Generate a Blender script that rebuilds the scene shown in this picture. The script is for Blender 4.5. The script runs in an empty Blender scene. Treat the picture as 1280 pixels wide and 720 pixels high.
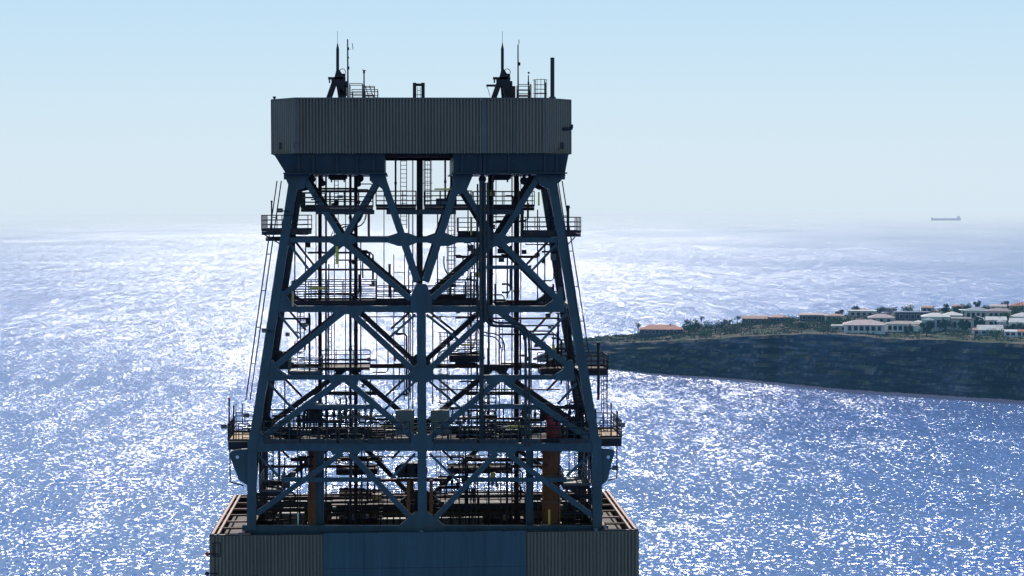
import bpy, bmesh, math, random
from mathutils import Vector, Matrix, Euler, noise
random.seed(11)
S = bpy.context.scene
COL = S.collection
R = math.radians
PI = math.pi

# ------------------------------------------------------------------ camera
F = 2400.0            # focal length in photo pixels (1280 wide)
H = 80.0              # eye height above the sea
CAM = Vector((-4.9, -143.0, H))
cam_data = bpy.data.cameras.new('camera'); cam = bpy.data.objects.new('camera', cam_data)
COL.objects.link(cam); S.camera = cam
cam_data.sensor_width = 36.0; cam_data.lens = 36.0*F/1280.0
cam_data.clip_start = 1.0; cam_data.clip_end = 400000.0
YAW = R(-3.3); PITCH = R(-2.25); ROLL = R(0.15)
RM = Matrix.Rotation(YAW, 3, 'Z') @ Matrix.Rotation(R(90)+PITCH, 3, 'X') @ Matrix.Rotation(-ROLL, 3, 'Z')
cam.location = CAM; cam.rotation_euler = RM.to_euler()

def ray(px, py):
    return (RM @ Vector(((px-640)/F, (360-py)/F, -1.0))).normalized()
def onY(px, py, Y, slope=0.0):
    """point of the real place that lies in the plane y = Y + slope*(z-52)"""
    d = ray(px, py)
    t = (Y + slope*(CAM.z-52.0) - CAM.y)/(d.y - slope*d.z)
    return CAM + d*t
def onZ(px, py, z=0.0):
    d = ray(px, py); return CAM + d*((z-CAM.z)/d.z)
def at_dist(px, py, dist):
    d = ray(px, py); return CAM + d*(dist/math.hypot(d.x, d.y))

# ------------------------------------------------------------------ materials
def new_mat(name):
    m = bpy.data.materials.new(name); m.use_nodes = True
    return m, m.node_tree.nodes, m.node_tree.links, m.node_tree.nodes['Principled BSDF']
def painted(name, col, rough=0.5, metal=0.0, var=0.25, rust=0.0, scale=1.2, rustcol=(0.10,0.045,0.02), spec=0.4, streak=0.0):
    """weathered paint: broad tone changes, streaks and optional rust patches"""
    m, N, L, b = new_mat(name)
    tc = N.new('ShaderNodeTexCoord')
    mp = N.new('ShaderNodeMapping'); mp.inputs['Scale'].default_value = (1,1,0.35); L.new(tc.outputs['Object'], mp.inputs[0])
    n1 = N.new('ShaderNodeTexNoise'); n1.inputs['Scale'].default_value = scale; n1.inputs['Detail'].default_value = 6
    L.new(mp.outputs[0], n1.inputs['Vector'])
    mx = N.new('ShaderNodeMix'); mx.data_type = 'RGBA'
    mx.inputs[6].default_value = tuple(c*(1-var) for c in col)+(1,)
    mx.inputs[7].default_value = tuple(min(1,c*(1+var)) for c in col)+(1,)
    cr = N.new('ShaderNodeMapRange'); cr.inputs[1].default_value=.3; cr.inputs[2].default_value=.7
    L.new(n1.outputs['Fac'], cr.inputs[0]); L.new(cr.outputs[0], mx.inputs[0])
    out = mx.outputs[2]
    if streak > 0:
        # rain streaks and sheet-to-sheet tone steps, running down the surface
        m3 = N.new('ShaderNodeMapping'); m3.inputs['Scale'].default_value=(3.5,3.5,0.16); L.new(tc.outputs['Object'],m3.inputs[0])
        n3 = N.new('ShaderNodeTexNoise'); n3.inputs['Scale'].default_value=1.0; n3.inputs['Detail'].default_value=7; n3.inputs['Roughness'].default_value=.65; L.new(m3.outputs[0],n3.inputs['Vector'])
        m4 = N.new('ShaderNodeMapping'); m4.inputs['Scale'].default_value=(.9,.9,0.0); L.new(tc.outputs['Object'],m4.inputs[0])
        n4 = N.new('ShaderNodeTexWhiteNoise'); sn = N.new('ShaderNodeVectorMath'); sn.operation='FLOOR'; L.new(m4.outputs[0],sn.inputs[0]); L.new(sn.outputs[0],n4.inputs['Vector'])
        r3 = N.new('ShaderNodeMapRange'); r3.inputs[1].default_value=.3; r3.inputs[2].default_value=.7; r3.inputs[3].default_value=1-streak; r3.inputs[4].default_value=1+streak*.6; L.new(n3.outputs['Fac'],r3.inputs[0])
        r4 = N.new('ShaderNodeMapRange'); r4.inputs[3].default_value=1-streak*.25; r4.inputs[4].default_value=1+streak*.25; L.new(n4.outputs['Value'],r4.inputs[0])
        mm = N.new('ShaderNodeMath'); mm.operation='MULTIPLY'; L.new(r3.outputs[0],mm.inputs[0]); L.new(r4.outputs[0],mm.inputs[1])
        vm = N.new('ShaderNodeVectorMath'); vm.operation='SCALE'; L.new(out,vm.inputs[0]); L.new(mm.outputs[0],vm.inputs['Scale']); out = vm.outputs[0]
    if rust > 0:
        n2 = N.new('ShaderNodeTexNoise'); n2.inputs['Scale'].default_value = scale*2.3; n2.inputs['Detail'].default_value = 8
        L.new(tc.outputs['Object'], n2.inputs['Vector'])
        r2 = N.new('ShaderNodeMapRange'); r2.inputs[1].default_value = 0.68-rust*0.3; r2.inputs[2].default_value = 0.74-rust*0.2
        L.new(n2.outputs['Fac'], r2.inputs[0])
        m2 = N.new('ShaderNodeMix'); m2.data_type='RGBA'; L.new(r2.outputs[0], m2.inputs[0]); L.new(out, m2.inputs[6])
        m2.inputs[7].default_value = rustcol+(1,); out = m2.outputs[2]
    L.new(out, b.inputs['Base Color'])
    b.inputs['Roughness'].default_value = rough; b.inputs['Metallic'].default_value = metal
    b.inputs['Specular IOR Level'].default_value = spec
    return m
MAT = dict(
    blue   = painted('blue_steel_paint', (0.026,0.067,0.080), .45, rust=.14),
    blueB  = painted('shaded_blue_steel_paint', (0.020,0.033,0.036), .5, rust=.3),  # darker copy of the blue, shade put into the colour, mainly for rear members
    navy   = painted('dark_blue_steel_paint', (0.015,0.031,0.036), .5, rust=.1),
    panel  = painted('blue_panel_paint', (0.040,0.090,0.098), .5, var=.12, scale=.35, streak=.25),
    clad   = painted('grey_metal_cladding', (0.205,0.170,0.115), .55, var=.10, scale=.4, rust=.03, streak=.24),
    clad2  = painted('pale_metal_cladding', (0.195,0.162,0.100), .55, var=.10, scale=.4, streak=.24),
    rust   = painted('rusty_brown_steel', (0.055,0.028,0.024), .7, rust=.4),
    dark   = painted('dark_machinery_paint', (0.016,0.018,0.026), .6, rust=.15),
    grey   = painted('grey_steel_paint', (0.11,0.11,0.10), .5, rust=.15),
    cabinet= painted('grey_blue_cabinet_paint', (0.17,0.19,0.16), .5, var=.06),
    galv   = painted('galvanised_steel', (0.15,0.14,0.13), .45, metal=.3),
    brown  = painted('brown_primer_steel', (0.24,0.12,0.07), .6, rust=.2),
    pink   = painted('sunlit_red_primer', (0.62,0.36,0.28), .6, rust=.1),  # sunlit paleness of the rim rails put into the colour
    orange = painted('orange_cylinder_paint', (0.28,0.10,0.035), .5, rust=.25),
    red    = painted('dull_red_paint', (0.42,0.06,0.06), .5, rust=.05),
    yellow = painted('yellow_safety_paint', (0.72,0.55,0.08), .5, var=.1),
    white  = painted('white_paint', (0.78,0.78,0.75), .5, var=.06),
    black  = painted('black_rubber', (0.012,0.012,0.014), .6),
    wood   = painted('tan_deck_boards', (0.60,0.38,0.20), .7),
)

# ------------------------------------------------------------------ mesh builder
class MB:
    def __init__(s): s.v=[]; s.f=[]; s.smooth=[]
    def add(s, vs, fs, sm=False):
        o=len(s.v); s.v+= [tuple(v) for v in vs]; s.f += [tuple(o+i for i in f) for f in fs]; s.smooth += [sm]*len(fs); return s
    def box(s, c, d, rot=None):
        cx,cy,cz=c; a,b,e=d[0]/2,d[1]/2,d[2]/2
        vs=[Vector((x*a,y*b,z*e)) for x in(-1,1) for y in(-1,1) for z in(-1,1)]
        if rot is not None: vs=[rot@v for v in vs]
        vs=[v+Vector(c) for v in vs]
        return s.add(vs,[(0,1,3,2),(4,6,7,5),(0,4,5,1),(2,3,7,6),(0,2,6,4),(1,5,7,3)])
    def bar(s, p, q, w, d=None, up=None):
        """rectangular member from p to q; w = in-plane width, d = depth along y"""
        p=Vector(p); q=Vector(q); d = w if d is None else d
        ax=(q-p)
        if ax.length<1e-6: return s
        ax.normalize()
        ref = Vector(up) if up is not None else Vector((0,1,0))
        if abs(ax.dot(ref))>.95: ref=Vector((1,0,0))
        side=ax.cross(ref).normalized(); dep=side.cross(ax).normalized()
        vs=[e+side*(i*w/2)+dep*(j*d/2) for e in(p,q) for i in(-1,1) for j in(-1,1)]
        return s.add(vs,[(0,1,3,2),(4,6,7,5),(0,4,5,1),(2,3,7,6),(0,2,6,4),(1,5,7,3)])
    def ibeam(s, p, q, w, d, t=.03):
        """I section: two flanges and a web, flange faces up/down in the frame plane"""
        p=Vector(p); q=Vector(q); ax=(q-p).normalized(); ref=Vector((0,1,0))
        if abs(ax.dot(ref))>.95: ref=Vector((0,0,1))
        side=ax.cross(ref).normalized()
        o=side*(w/2-t/2)
        s.bar(p+o,q+o,t,d); s.bar(p-o,q-o,t,d); s.bar(p,q,w-2*t-.002,max(t,d*.3)); return s
    def tube(s, pts, r, n=8, r2=None, cap=True):
        pts=[Vector(p) for p in pts]; rings=[]
        k=len(pts)
        for i,p in enumerate(pts):
            a=pts[max(0,i-1)]; b=pts[min(k-1,i+1)]; t=(b-a).normalized()
            ref=Vector((0,0,1)) if abs(t.z)<.9 else Vector((1,0,0))
            u=t.cross(ref).normalized(); w=u.cross(t)
            rr = r if r2 is None else r+(r2-r)*i/(k-1)
            rings.append([p+u*rr*math.cos(2*PI*j/n)+w*rr*math.sin(2*PI*j/n) for j in range(n)])
        vs=[v for g in rings for v in g]; fs=[]
        for i in range(k-1):
            for j in range(n):
                fs.append((i*n+j, i*n+(j+1)%n, (i+1)*n+(j+1)%n, (i+1)*n+j))
        s.add(vs,fs,True)
        if cap: s.add(rings[0],[tuple(range(n))[::-1]]); s.add(rings[-1],[tuple(range(n))])
        return s
    def prism(s, pts, thick, axis=Vector((0,1,0))):
        """polygon (list of 3-D points) extruded along axis, centred"""
        a=Vector(axis)*thick/2; n=len(pts); P=[Vector(p) for p in pts]
        vs=[p-a for p in P]+[p+a for p in P]
        fs=[tuple(range(n)),tuple(range(n,2*n))[::-1]]+[(i,(i+1)%n,n+(i+1)%n,n+i) for i in range(n)]
        return s.add(vs,fs)
    def sphere(s,c,r,n=8,m=6,sz=1):
        c=Vector(c); vs=[c+Vector((0,0,r*sz))]; 
        for i in range(1,m):
            for j in range(n):
                th=PI*i/m; ph=2*PI*j/n
                vs.append(c+Vector((r*math.sin(th)*math.cos(ph), r*math.sin(th)*math.sin(ph), r*sz*math.cos(th))))
        vs.append(c-Vector((0,0,r*sz))); fs=[]
        for j in range(n): fs.append((0,1+j,1+(j+1)%n))
        for i in range(m-2):
            for j in range(n):
                fs.append((1+i*n+j,1+(i+1)*n+j,1+(i+1)*n+(j+1)%n,1+i*n+(j+1)%n))
        e=len(vs)-1
        for j in range(n): fs.append((e,1+(m-2)*n+(j+1)%n,1+(m-2)*n+j))
        return s.add(vs,fs,True)
    def build(s, name, mat, parent=None, bevel=0.0):
        me=bpy.data.meshes.new(name)
        vs=s.v
        if parent is not None:
            base=world_loc(parent); vs=[(v[0]-base.x,v[1]-base.y,v[2]-base.z) for v in vs]; loc=None
        else:
            xs=[v[0] for v in vs]; ys=[v[1] for v in vs]; zs=[v[2] for v in vs]
            loc=Vector(((min(xs)+max(xs))/2,(min(ys)+max(ys))/2,min(zs)))
            vs=[(v[0]-loc.x,v[1]-loc.y,v[2]-loc.z) for v in vs]
        me.from_pydata(vs,[],s.f); me.update()
        for p,sm in zip(me.polygons,s.smooth): p.use_smooth=sm
        bm=bmesh.new(); bm.from_mesh(me); bmesh.ops.recalc_face_normals(bm,faces=bm.faces[:]); bm.to_mesh(me); bm.free()
        me.materials.append(MAT[mat] if isinstance(mat,str) else mat)
        o=bpy.data.objects.new(name,me); COL.objects.link(o)
        if parent is not None: o.parent=parent
        else: o.location=loc
        if bevel>0:
            md=o.modifiers.new('bevel','BEVEL'); md.width=bevel; md.segments=2; md.limit_method='ANGLE'
        return o
WL={}
def world_loc(o):
    v=Vector((0,0,0))
    while o is not None:
        v+=Vector(o.location); o=o.parent
    return v
def thing(name, loc, label, cat, group=None, kind=None):
    o=bpy.data.objects.new(name,None); COL.objects.link(o); o.location=loc; o.empty_display_size=.3
    return tag(o,label,cat,group,kind)
def tag(o,label=None,cat=None,group=None,kind=None):
    if label: o['label']=label
    if cat: o['category']=cat
    if group: o['group']=group
    if kind: o['kind']=kind
    return o
def dup(root, loc, label, rotz=None, scale=None):
    def cp(o,par):
        c=o.copy(); COL.objects.link(c)
        if par is not None: c.parent=par
        for ch in o.children: cp(ch,c)
        return c
    c=cp(root,None); c.location=loc
    if rotz is not None: c.rotation_euler=(0,0,rotz)
    if scale is not None: c.scale=scale
    c['label']=label
    return c
# ------------------------------------------------------------------ light and sky
SUN_EL=R(36); SUN_AZ=R(0)   # azimuth measured from +Y towards +X (the sun is ahead of the camera, a little left)
w=bpy.data.worlds.new('World'); S.world=w; w.use_nodes=True
N=w.node_tree.nodes; L=w.node_tree.links; bg=N['Background']
sky=N.new('ShaderNodeTexSky'); sky.sky_type='NISHITA'; sky.sun_disc=False
sky.sun_elevation=SUN_EL; sky.sun_rotation=SUN_AZ; sky.altitude=80; sky.air_density=1.0; sky.dust_density=1.0; sky.ozone_density=2.0
# low haze: the sky pales towards the horizon
tcw=N.new('ShaderNodeTexCoord'); sx=N.new('ShaderNodeSeparateXYZ'); L.new(tcw.outputs['Generated'],sx.inputs[0])
cr=N.new('ShaderNodeValToRGB'); L.new(sx.outputs['Z'],cr.inputs[0]); e=cr.color_ramp.elements
e[0].position=0.0; e[0].color=(6.65,8.0,9.1,1); e[1].position=0.5; e[1].color=(.6,1.7,4.4,1)
for p,c in ((0.02,(6.65,8.0,9.1,1)),(0.05,(6.3,7.95,9.1,1)),(0.115,(5.1,7.35,9.2,1)),(0.25,(2.1,4.5,7.9,1))):
    q=e.new(p); q.color=c
mw=N.new('ShaderNodeMix'); mw.data_type='RGBA'; mw.inputs[0].default_value=0.85
L.new(sky.outputs[0],mw.inputs[6]); L.new(cr.outputs[0],mw.inputs[7])
mr=N.new('ShaderNodeMapRange'); mr.inputs[1].default_value=.25; mr.inputs[2].default_value=.75; mr.inputs[3].default_value=.97; mr.inputs[4].default_value=.2
L.new(sx.outputs['Z'],mr.inputs[0]); L.new(mr.outputs[0],mw.inputs[0])
L.new(mw.outputs[2],bg.inputs['Color']); bg.inputs['Strength'].default_value=0.1
sl=bpy.data.lights.new('sun','SUN'); sun=bpy.data.objects.new('sun',sl); COL.objects.link(sun)
sl.energy=3.0; sl.angle=R(0.5); sl.color=(1.0,0.94,0.86)
sd=Vector((math.sin(SUN_AZ)*math.cos(SUN_EL), math.cos(SUN_AZ)*math.cos(SUN_EL), math.sin(SUN_EL)))
sun.rotation_euler=sd.to_track_quat('Z','Y').to_euler(); sun.location=(0,200,300)
S.view_settings.view_transform='Standard'; S.view_settings.look='None'; S.view_settings.exposure=0
S.cycles.max_bounces=6; S.cycles.sample_clamp_indirect=4

# ------------------------------------------------------------------ sea
def sea_material():
    m,N,L,b=new_mat('sunlit_sea_water')
    geo=N.new('ShaderNodeNewGeometry')
    def mapping(sx,sy,rz):
        mp=N.new('ShaderNodeMapping'); mp.inputs['Scale'].default_value=(sx,sy,1); mp.inputs['Rotation'].default_value=(0,0,R(rz))
        L.new(geo.outputs['Position'],mp.inputs[0]); return mp
    def nz(mp,scale,detail,rough=.55,dist=0):
        n=N.new('ShaderNodeTexNoise'); n.inputs['Scale'].default_value=scale; n.inputs['Detail'].default_value=detail
        n.inputs['Roughness'].default_value=rough; n.inputs['Distortion'].default_value=dist
        L.new(mp.outputs[0],n.inputs['Vector']); return n
    def math_(op,a,bb=None,c=None):
        n=N.new('ShaderNodeMath'); n.operation=op
        for i,x in enumerate((a,bb,c)):
            if x is None: continue
            if isinstance(x,(int,float)): n.inputs[i].default_value=x
            else: L.new(x,n.inputs[i])
        return n.outputs[0]
    # slopes of the wave facets, from the swell down to the ripples
    def slopes(n):
        v=N.new('ShaderNodeVectorMath'); v.operation='SUBTRACT'; L.new(n.outputs['Color'],v.inputs[0]); v.inputs[1].default_value=(.5,.5,.5); return v.outputs[0]
    def vscale(v,k):
        n=N.new('ShaderNodeVectorMath'); n.operation='SCALE'; L.new(v,n.inputs[0])
        if isinstance(k,(int,float)): n.inputs['Scale'].default_value=k
        else: L.new(k,n.inputs['Scale'])
        return n.outputs[0]
    def vadd(*vs_):
        o=vs_[0]
        for q in vs_[1:]:
            n=N.new('ShaderNodeVectorMath'); n.operation='ADD'; L.new(o,n.inputs[0]); L.new(q,n.inputs[1]); o=n.outputs[0]
        return o
    fine=slopes(nz(mapping(.8,.5,0),.9,7,.72))
    mid=slopes(nz(mapping(.9,.35,-20),.16,4,.6))
    streak=slopes(nz(mapping(1.0,.16,-24),.055,4,.6,.4))
    big=slopes(nz(mapping(.45,.28,15),.0035,4,.6,.5))
    v=vadd(vscale(fine,P_F),vscale(mid,P_M),vscale(streak,P_S),vscale(big,P_B))
    # long wave trains that show as fine dashes far out
    fl=N.new('ShaderNodeVectorMath'); fl.operation='LENGTH'; L.new(geo.outputs['Position'],fl.inputs[0])
    ff=N.new('ShaderNodeMapRange'); ff.inputs[1].default_value=500; ff.inputs[2].default_value=2200; ff.inputs[3].default_value=0.0; ff.inputs[4].default_value=1.15
    L.new(fl.outputs['Value'],ff.inputs[0])
    v=vadd(v,vscale(slopes(nz(mapping(1.0,.12,-3),.27,4,.6)),ff.outputs[0]))
    sp=N.new('ShaderNodeSeparateXYZ'); L.new(v,sp.inputs[0])
    # far away only the wave faces leaning towards the ship stay in sight
    l0=N.new('ShaderNodeVectorMath'); l0.operation='LENGTH'; L.new(geo.outputs['Position'],l0.inputs[0])
    bs=N.new('ShaderNodeMapRange'); bs.interpolation_type='SMOOTHSTEP'; bs.inputs[1].default_value=250; bs.inputs[2].default_value=2200; bs.inputs[3].default_value=0.0; bs.inputs[4].default_value=-.12
    L.new(l0.outputs['Value'],bs.inputs[0])
    cb=N.new('ShaderNodeCombineXYZ'); L.new(math_('MULTIPLY',sp.outputs[0],1.12),cb.inputs[0]); L.new(math_('ADD',sp.outputs[1],bs.outputs[0]),cb.inputs[1]); cb.inputs[2].default_value=1.0
    bp=N.new('ShaderNodeVectorMath'); bp.operation='NORMALIZE'; L.new(cb.outputs[0],bp.inputs[0])
    # gust patches change how rough the surface is
    gu=nz(mapping(.25,1.0,10),.006,4,.6,.3)
    gr=N.new('ShaderNodeMapRange'); gr.inputs[1].default_value=.38; gr.inputs[2].default_value=.62; gr.inputs[3].default_value=P_R0; gr.inputs[4].default_value=P_R1
    L.new(gu.outputs['Fac'],gr.inputs[0]); gl=N.new('ShaderNodeBsdfAnisotropic'); gl.distribution='BECKMANN'; gl.inputs['Color'].default_value=(.93,.93,1,1)
    df=N.new('ShaderNodeBsdfDiffuse'); fr=N.new('ShaderNodeFresnel'); fr.inputs['IOR'].default_value=1.33
    L.new(gr.outputs[0],gl.inputs['Roughness'])
    cm=N.new('ShaderNodeMix'); cm.data_type='RGBA'; L.new(gu.outputs['Fac'],cm.inputs[0])
    cm.inputs[6].default_value=(0.030,0.155,0.47,1); cm.inputs[7].default_value=(0.045,0.185,0.54,1)
    L.new(cm.outputs[2],df.inputs['Color'])
    N.remove(b)
    for q in (gl,fr): L.new(bp.outputs[0],q.inputs['Normal'])
    b=N.new('ShaderNodeMixShader'); L.new(math_('MINIMUM',fr.outputs[0],.5),b.inputs[0]); L.new(df.outputs[0],b.inputs[1]); L.new(gl.outputs[0],b.inputs[2])
    # sea haze painted in as pale emission, thickening away from the ship
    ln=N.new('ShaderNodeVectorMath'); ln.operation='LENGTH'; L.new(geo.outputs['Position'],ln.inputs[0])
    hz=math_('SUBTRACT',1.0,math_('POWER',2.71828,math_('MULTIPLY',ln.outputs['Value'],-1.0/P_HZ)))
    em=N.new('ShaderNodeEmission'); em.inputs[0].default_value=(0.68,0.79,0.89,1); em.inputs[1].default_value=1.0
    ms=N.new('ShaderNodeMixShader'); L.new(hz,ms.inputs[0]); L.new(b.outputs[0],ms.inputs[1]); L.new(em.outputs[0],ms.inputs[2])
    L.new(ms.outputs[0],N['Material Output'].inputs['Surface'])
    return m
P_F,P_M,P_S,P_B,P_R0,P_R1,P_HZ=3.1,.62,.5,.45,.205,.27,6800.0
sea=MB()
xs=[-200000,-20000,-3000,-600,0,600,3000,20000,200000]; 
ys=[-20000,-3000,-600,0,600,3000,20000,200000]
vs=[(x,y,0) for y in ys for x in xs]; nx=len(xs)
fs=[(j*nx+i,j*nx+i+1,(j+1)*nx+i+1,(j+1)*nx+i) for j in range(len(ys)-1) for i in range(nx-1)]
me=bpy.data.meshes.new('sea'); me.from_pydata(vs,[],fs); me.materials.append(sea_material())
so=bpy.data.objects.new('sea',me); COL.objects.link(so); tag(so,kind='structure')
# ================================================================== DERRICK
FS,FY = .09,1.24       # front frame plane: leans back
RS,RY = -.055,14.2     # rear frame plane
def fp(px,py,dy=0): return onY(px,py,FY+dy,FS)
def pt(px,py,Y): return onY(px,py,Y)
def rearY(z): return RY+RS*(z-52)
def rear(p): return Vector((p.x, rearY(p.z), p.z))
PX = 143/F             # metres per photo pixel at the front face
tower = thing('derrick_tower', pt(526,660,7), 'tall dark blue steel lattice tower of legs and crossed braces between the two clad boxes','tower')
def member(name, p, q, w, mat, d=None, parent=tower, shape='bar', dy=0):
    """member given by photo pixels on the front frame plane, or by points"""
    P=fp(*p,dy) if len(p)==2 else Vector(p); Q=fp(*q,dy) if len(q)==2 else Vector(q)
    m=MB(); W=w*PX
    if shape=='i': m.ibeam(P,Q,W,d or W*.8)
    else: m.bar(P,Q,W,d or W)
    m.build(name,mat,parent); return P,Q
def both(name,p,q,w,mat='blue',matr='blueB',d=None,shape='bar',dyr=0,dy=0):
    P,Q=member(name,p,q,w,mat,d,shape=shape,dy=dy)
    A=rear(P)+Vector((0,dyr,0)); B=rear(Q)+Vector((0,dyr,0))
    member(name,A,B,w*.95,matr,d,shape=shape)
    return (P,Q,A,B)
# legs: the upper part slants in, the lowest part stands upright
LL=both('leg',(368,219),(317,553),11.3,d=.7)
both('leg',(315.5,549),(314.5,662),11.5,d=.7)
RR=both('leg',(689,219),(744,553),11.3,d=.7)
both('leg',(745.5,549),(746.5,662),12,d=.75)
both('leg_head',(355,220),(385,220),9); both('leg_head',(671,220),(706,220),9)
# centre column and the V above it
member('centre_column',(526.5,368),(528,662),11.5,'blue',.6); member('centre_column',rear(fp(527,368)),rear(fp(528,662)),8,'blueB',.5)
member('centre_column',rear(fp(526,190)),rear(fp(526,366)),8.5,'blueB',.5)
VL=both('v_strut',(476,217),(522,352),9.3,d=.6); VR=both('v_strut',(575,217),(532,352),9.3,d=.6)
# horizontals
for y,w,x0,x1 in ((300,6.6,360,697),(386.2,8,349,706),(471.5,6,334,719),(558.5,10,321,741),(599.5,5.5,352,476),(599.5,5.5,584,708),(508.5,5.5,384,468),(508.5,5.5,588,672),(661.5,10,303,760)):
    both('horizontal_beam',(x0,y),(x1,y),w,d=w*PX*.7, matr='rust' if y in(386.2,471.5,599.5,) else 'blueB')
for a,b in (((395,265),(466,265)),((483,265),(570,265)),((600,265),(655,265))):
    both('horizontal_beam',a,b,6,'navy','rust',d=.3)
# light beams between the big levels
for a,b,w_,y_,mt in (((397,337),(466,337),2.6,3.0,'rust'),((570,321),(672,321),3.6,9.0,'rust'),((600,334),(664,334),4.6,.3,'blue'),((610,398),(700,398),2.4,5.0,'rust'),((612,407),(700,407),2.0,7.0,'navy'),((455,396),(612,396),1.4,4.0,'rust'),((360,450),(470,450),1.5,5.0,'rust'),((545,487),(700,487),1.6,7.0,'rust'),
        ((420,571),(600,571),1.6,6.0,'navy'),((330,583),(470,583),3.6,9.5,'rust'),((560,583),(700,583),3.6,9.5,'rust'),((340,520),(480,520),2.4,6.5,'rust'),((560,523),(700,523),2.6,6.5,'rust')):
    member('tie_beam',a,b,w_,mt,dy=y_)
# main diagonals (two bays in each storey), front frame and rear frame
DG=[((378,219),(426,296)),((473,224),(431,296)),((426,304),(356,368)),((431,304),(513,374)),
    ((578,234),(617,297)),((672,222),(626,297)),((616,305),(540,373)),((628,305),(696,373)),
    ((430,389),(338,463)),((437,389),(517,463)),((616,389),(535,463)),((623,389),(714,460)),
    ((425,476),(328,547)),((434,476),(519,549)),((622,476),(535,549)),((631,476),(739,550)),
    ((428,566),(321,642)),((437,566),(521,655)),((621,566),(537,655)),((633,566),(741,645))]
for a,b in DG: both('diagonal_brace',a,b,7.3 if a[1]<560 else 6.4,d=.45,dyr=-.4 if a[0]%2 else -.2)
# light secondary braces
SD=[((360,303),(387,338)),((696,305),(665,338)),((347,391),(374,423)),((519,393),(488,421)),((533,393),(573,425)),((709,391),(677,426)),
    ((336,479),(368,513)),((520,476),(480,513)),((536,476),(579,513)),((721,479),(697,505)),
    ((321,567),(350,597)),((519,567),(489,598)),((537,567),(571,600)),((739,567),(708,595))]
for a,b in SD: both('secondary_brace',a,b,3,d=.16,matr='rust')
# gusset plates where members meet
def gusset(pts,mat='blue',t=.5,name='gusset_plate',r=True):
    P=[fp(x,y) for x,y in pts]
    MB().prism(P,t).build(name,mat,tower)
    if r: MB().prism([rear(p)+Vector((0,-.3,0)) for p in P],t*.8).build(name,'blueB',tower)
def node(x,y,w=16,h=8): gusset([(x-w,y-3.4),(x-w*.45,y-h),(x+w*.45,y-h),(x+w,y-3.4),(x+w,y+3.4),(x+w*.45,y+h),(x-w*.45,y+h),(x-w,y+3.4)])
node(428.5,300); node(621,300)
for x in(503,553): gusset([(x-19,297),(x-6,292.5),(x+7,292.5),(x+19,297),(x+19,303),(x+8,307.5),(x-6,307.5),(x-19,303)])
for x,y in ((434,386),(619,386),(430,471),(626,471),(432,559),(627,559)):
    gusset([(x-22,y-2),(x+22,y-2),(x+16,y+9),(x+5,y+6.5),(x-5,y+6.5),(x-16,y+9)])
gusset([(513,372),(520,355),(533,355),(540,372),(540,391),(513,391)],t=.55,r=False)
for y in(467,553):
    gusset([(521,y-12),(532,y-12),(540,y-4),(543,y+7),(533,y+11),(520,y+11),(511,y+7),(514,y-4)],t=.55)
gusset([(519,640),(535,640),(556,657),(556,666),(499,666),(499,657)],t=.55)
for x,y,s in ((349,378,1),(336,464,1),(320,553,1),(703,378,-1),(716,464,-1),(741,553,-1)):
    gusset([(x,y-14),(x+5*s,y-14),(x+13*s,y-2),(x+22*s,y+4),(x+22*s,y+11),(x-2*s,y+12)],t=.55)
gusset([(355,217),(388,217),(379,236),(369,238),(361,232)],t=.8); gusset([(668,219),(707,219),(699,228),(684,236),(676,232)],t=.8)
gusset([(462,216),(481,216),(485,232),(478,236),(468,228),(462,226)],t=.6); gusset([(566,216),(592,217),(584,236),(574,244),(566,232)],t=.6)
# lifting brackets with an eye on the two front legs
for sgn,xs in ((1,(309,302,290,287,299,309)),(-1,(752,760,768,767,759,752))):
    ys=(561,561,563,569,600,606)
    P=[fp(x,y) for x,y in zip(xs,ys)]
    br=MB().prism(P,.35).build('lifting_bracket','blue',tower)
    c=fp(297 if sgn>0 else 760,571)
    MB().tube([c+Vector((0,-.22,0)),c+Vector((0,.22,0))],.13,10).build('bracket_eye','white',br)
# side frames joining front and rear legs
for (p,q) in (((368,219),(317,553)),((689,219),(744,553))):
    P=fp(*p);Q=fp(*q)
    lev=[]
    for y in (232,300,386,471,558):
        t=(fp(526,y).z-P.z)/(Q.z-P.z); lev.append(P.lerp(Q,t))
    for i,a in enumerate(lev):
        MB().bar(a,rear(a),.34,.34,up=(1,0,0)).build('side_beam','blueB',tower)
        if i<len(lev)-1:
            b=lev[i+1]; mid=(rear(a)+a)/2
            MB().bar(mid,b,.3,.3,up=(1,0,0)).build('side_brace','blueB',tower)
            MB().bar(mid,rear(b),.3,.3,up=(1,0,0)).build('side_brace','blueB',tower)
    b=lev[-1]
    for yy in (-3.4,):
        lo=Vector((fp(315 if p[0]<500 else 746,600).x,0,fp(526,640).z)); 
        mid=(rear(b)+b)/2
        MB().bar(mid,Vector((lo.x,FY+.6,lo.z)),.3,.3,up=(1,0,0)).build('side_brace','blueB',tower)
        MB().bar(mid,Vector((lo.x,rearY(lo.z),lo.z)),.3,.3,up=(1,0,0)).build('side_brace','blueB',tower)
# cross beams in depth under the interior decks
for y in (265,386,558):
    for x in (433,526,620):
        a=fp(x,y+1); MB().bar(a+Vector((0,.5,0)),rear(a)-Vector((0,.5,0)),.3,.3,up=(1,0,0)).build('cross_beam','navy',tower)

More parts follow.
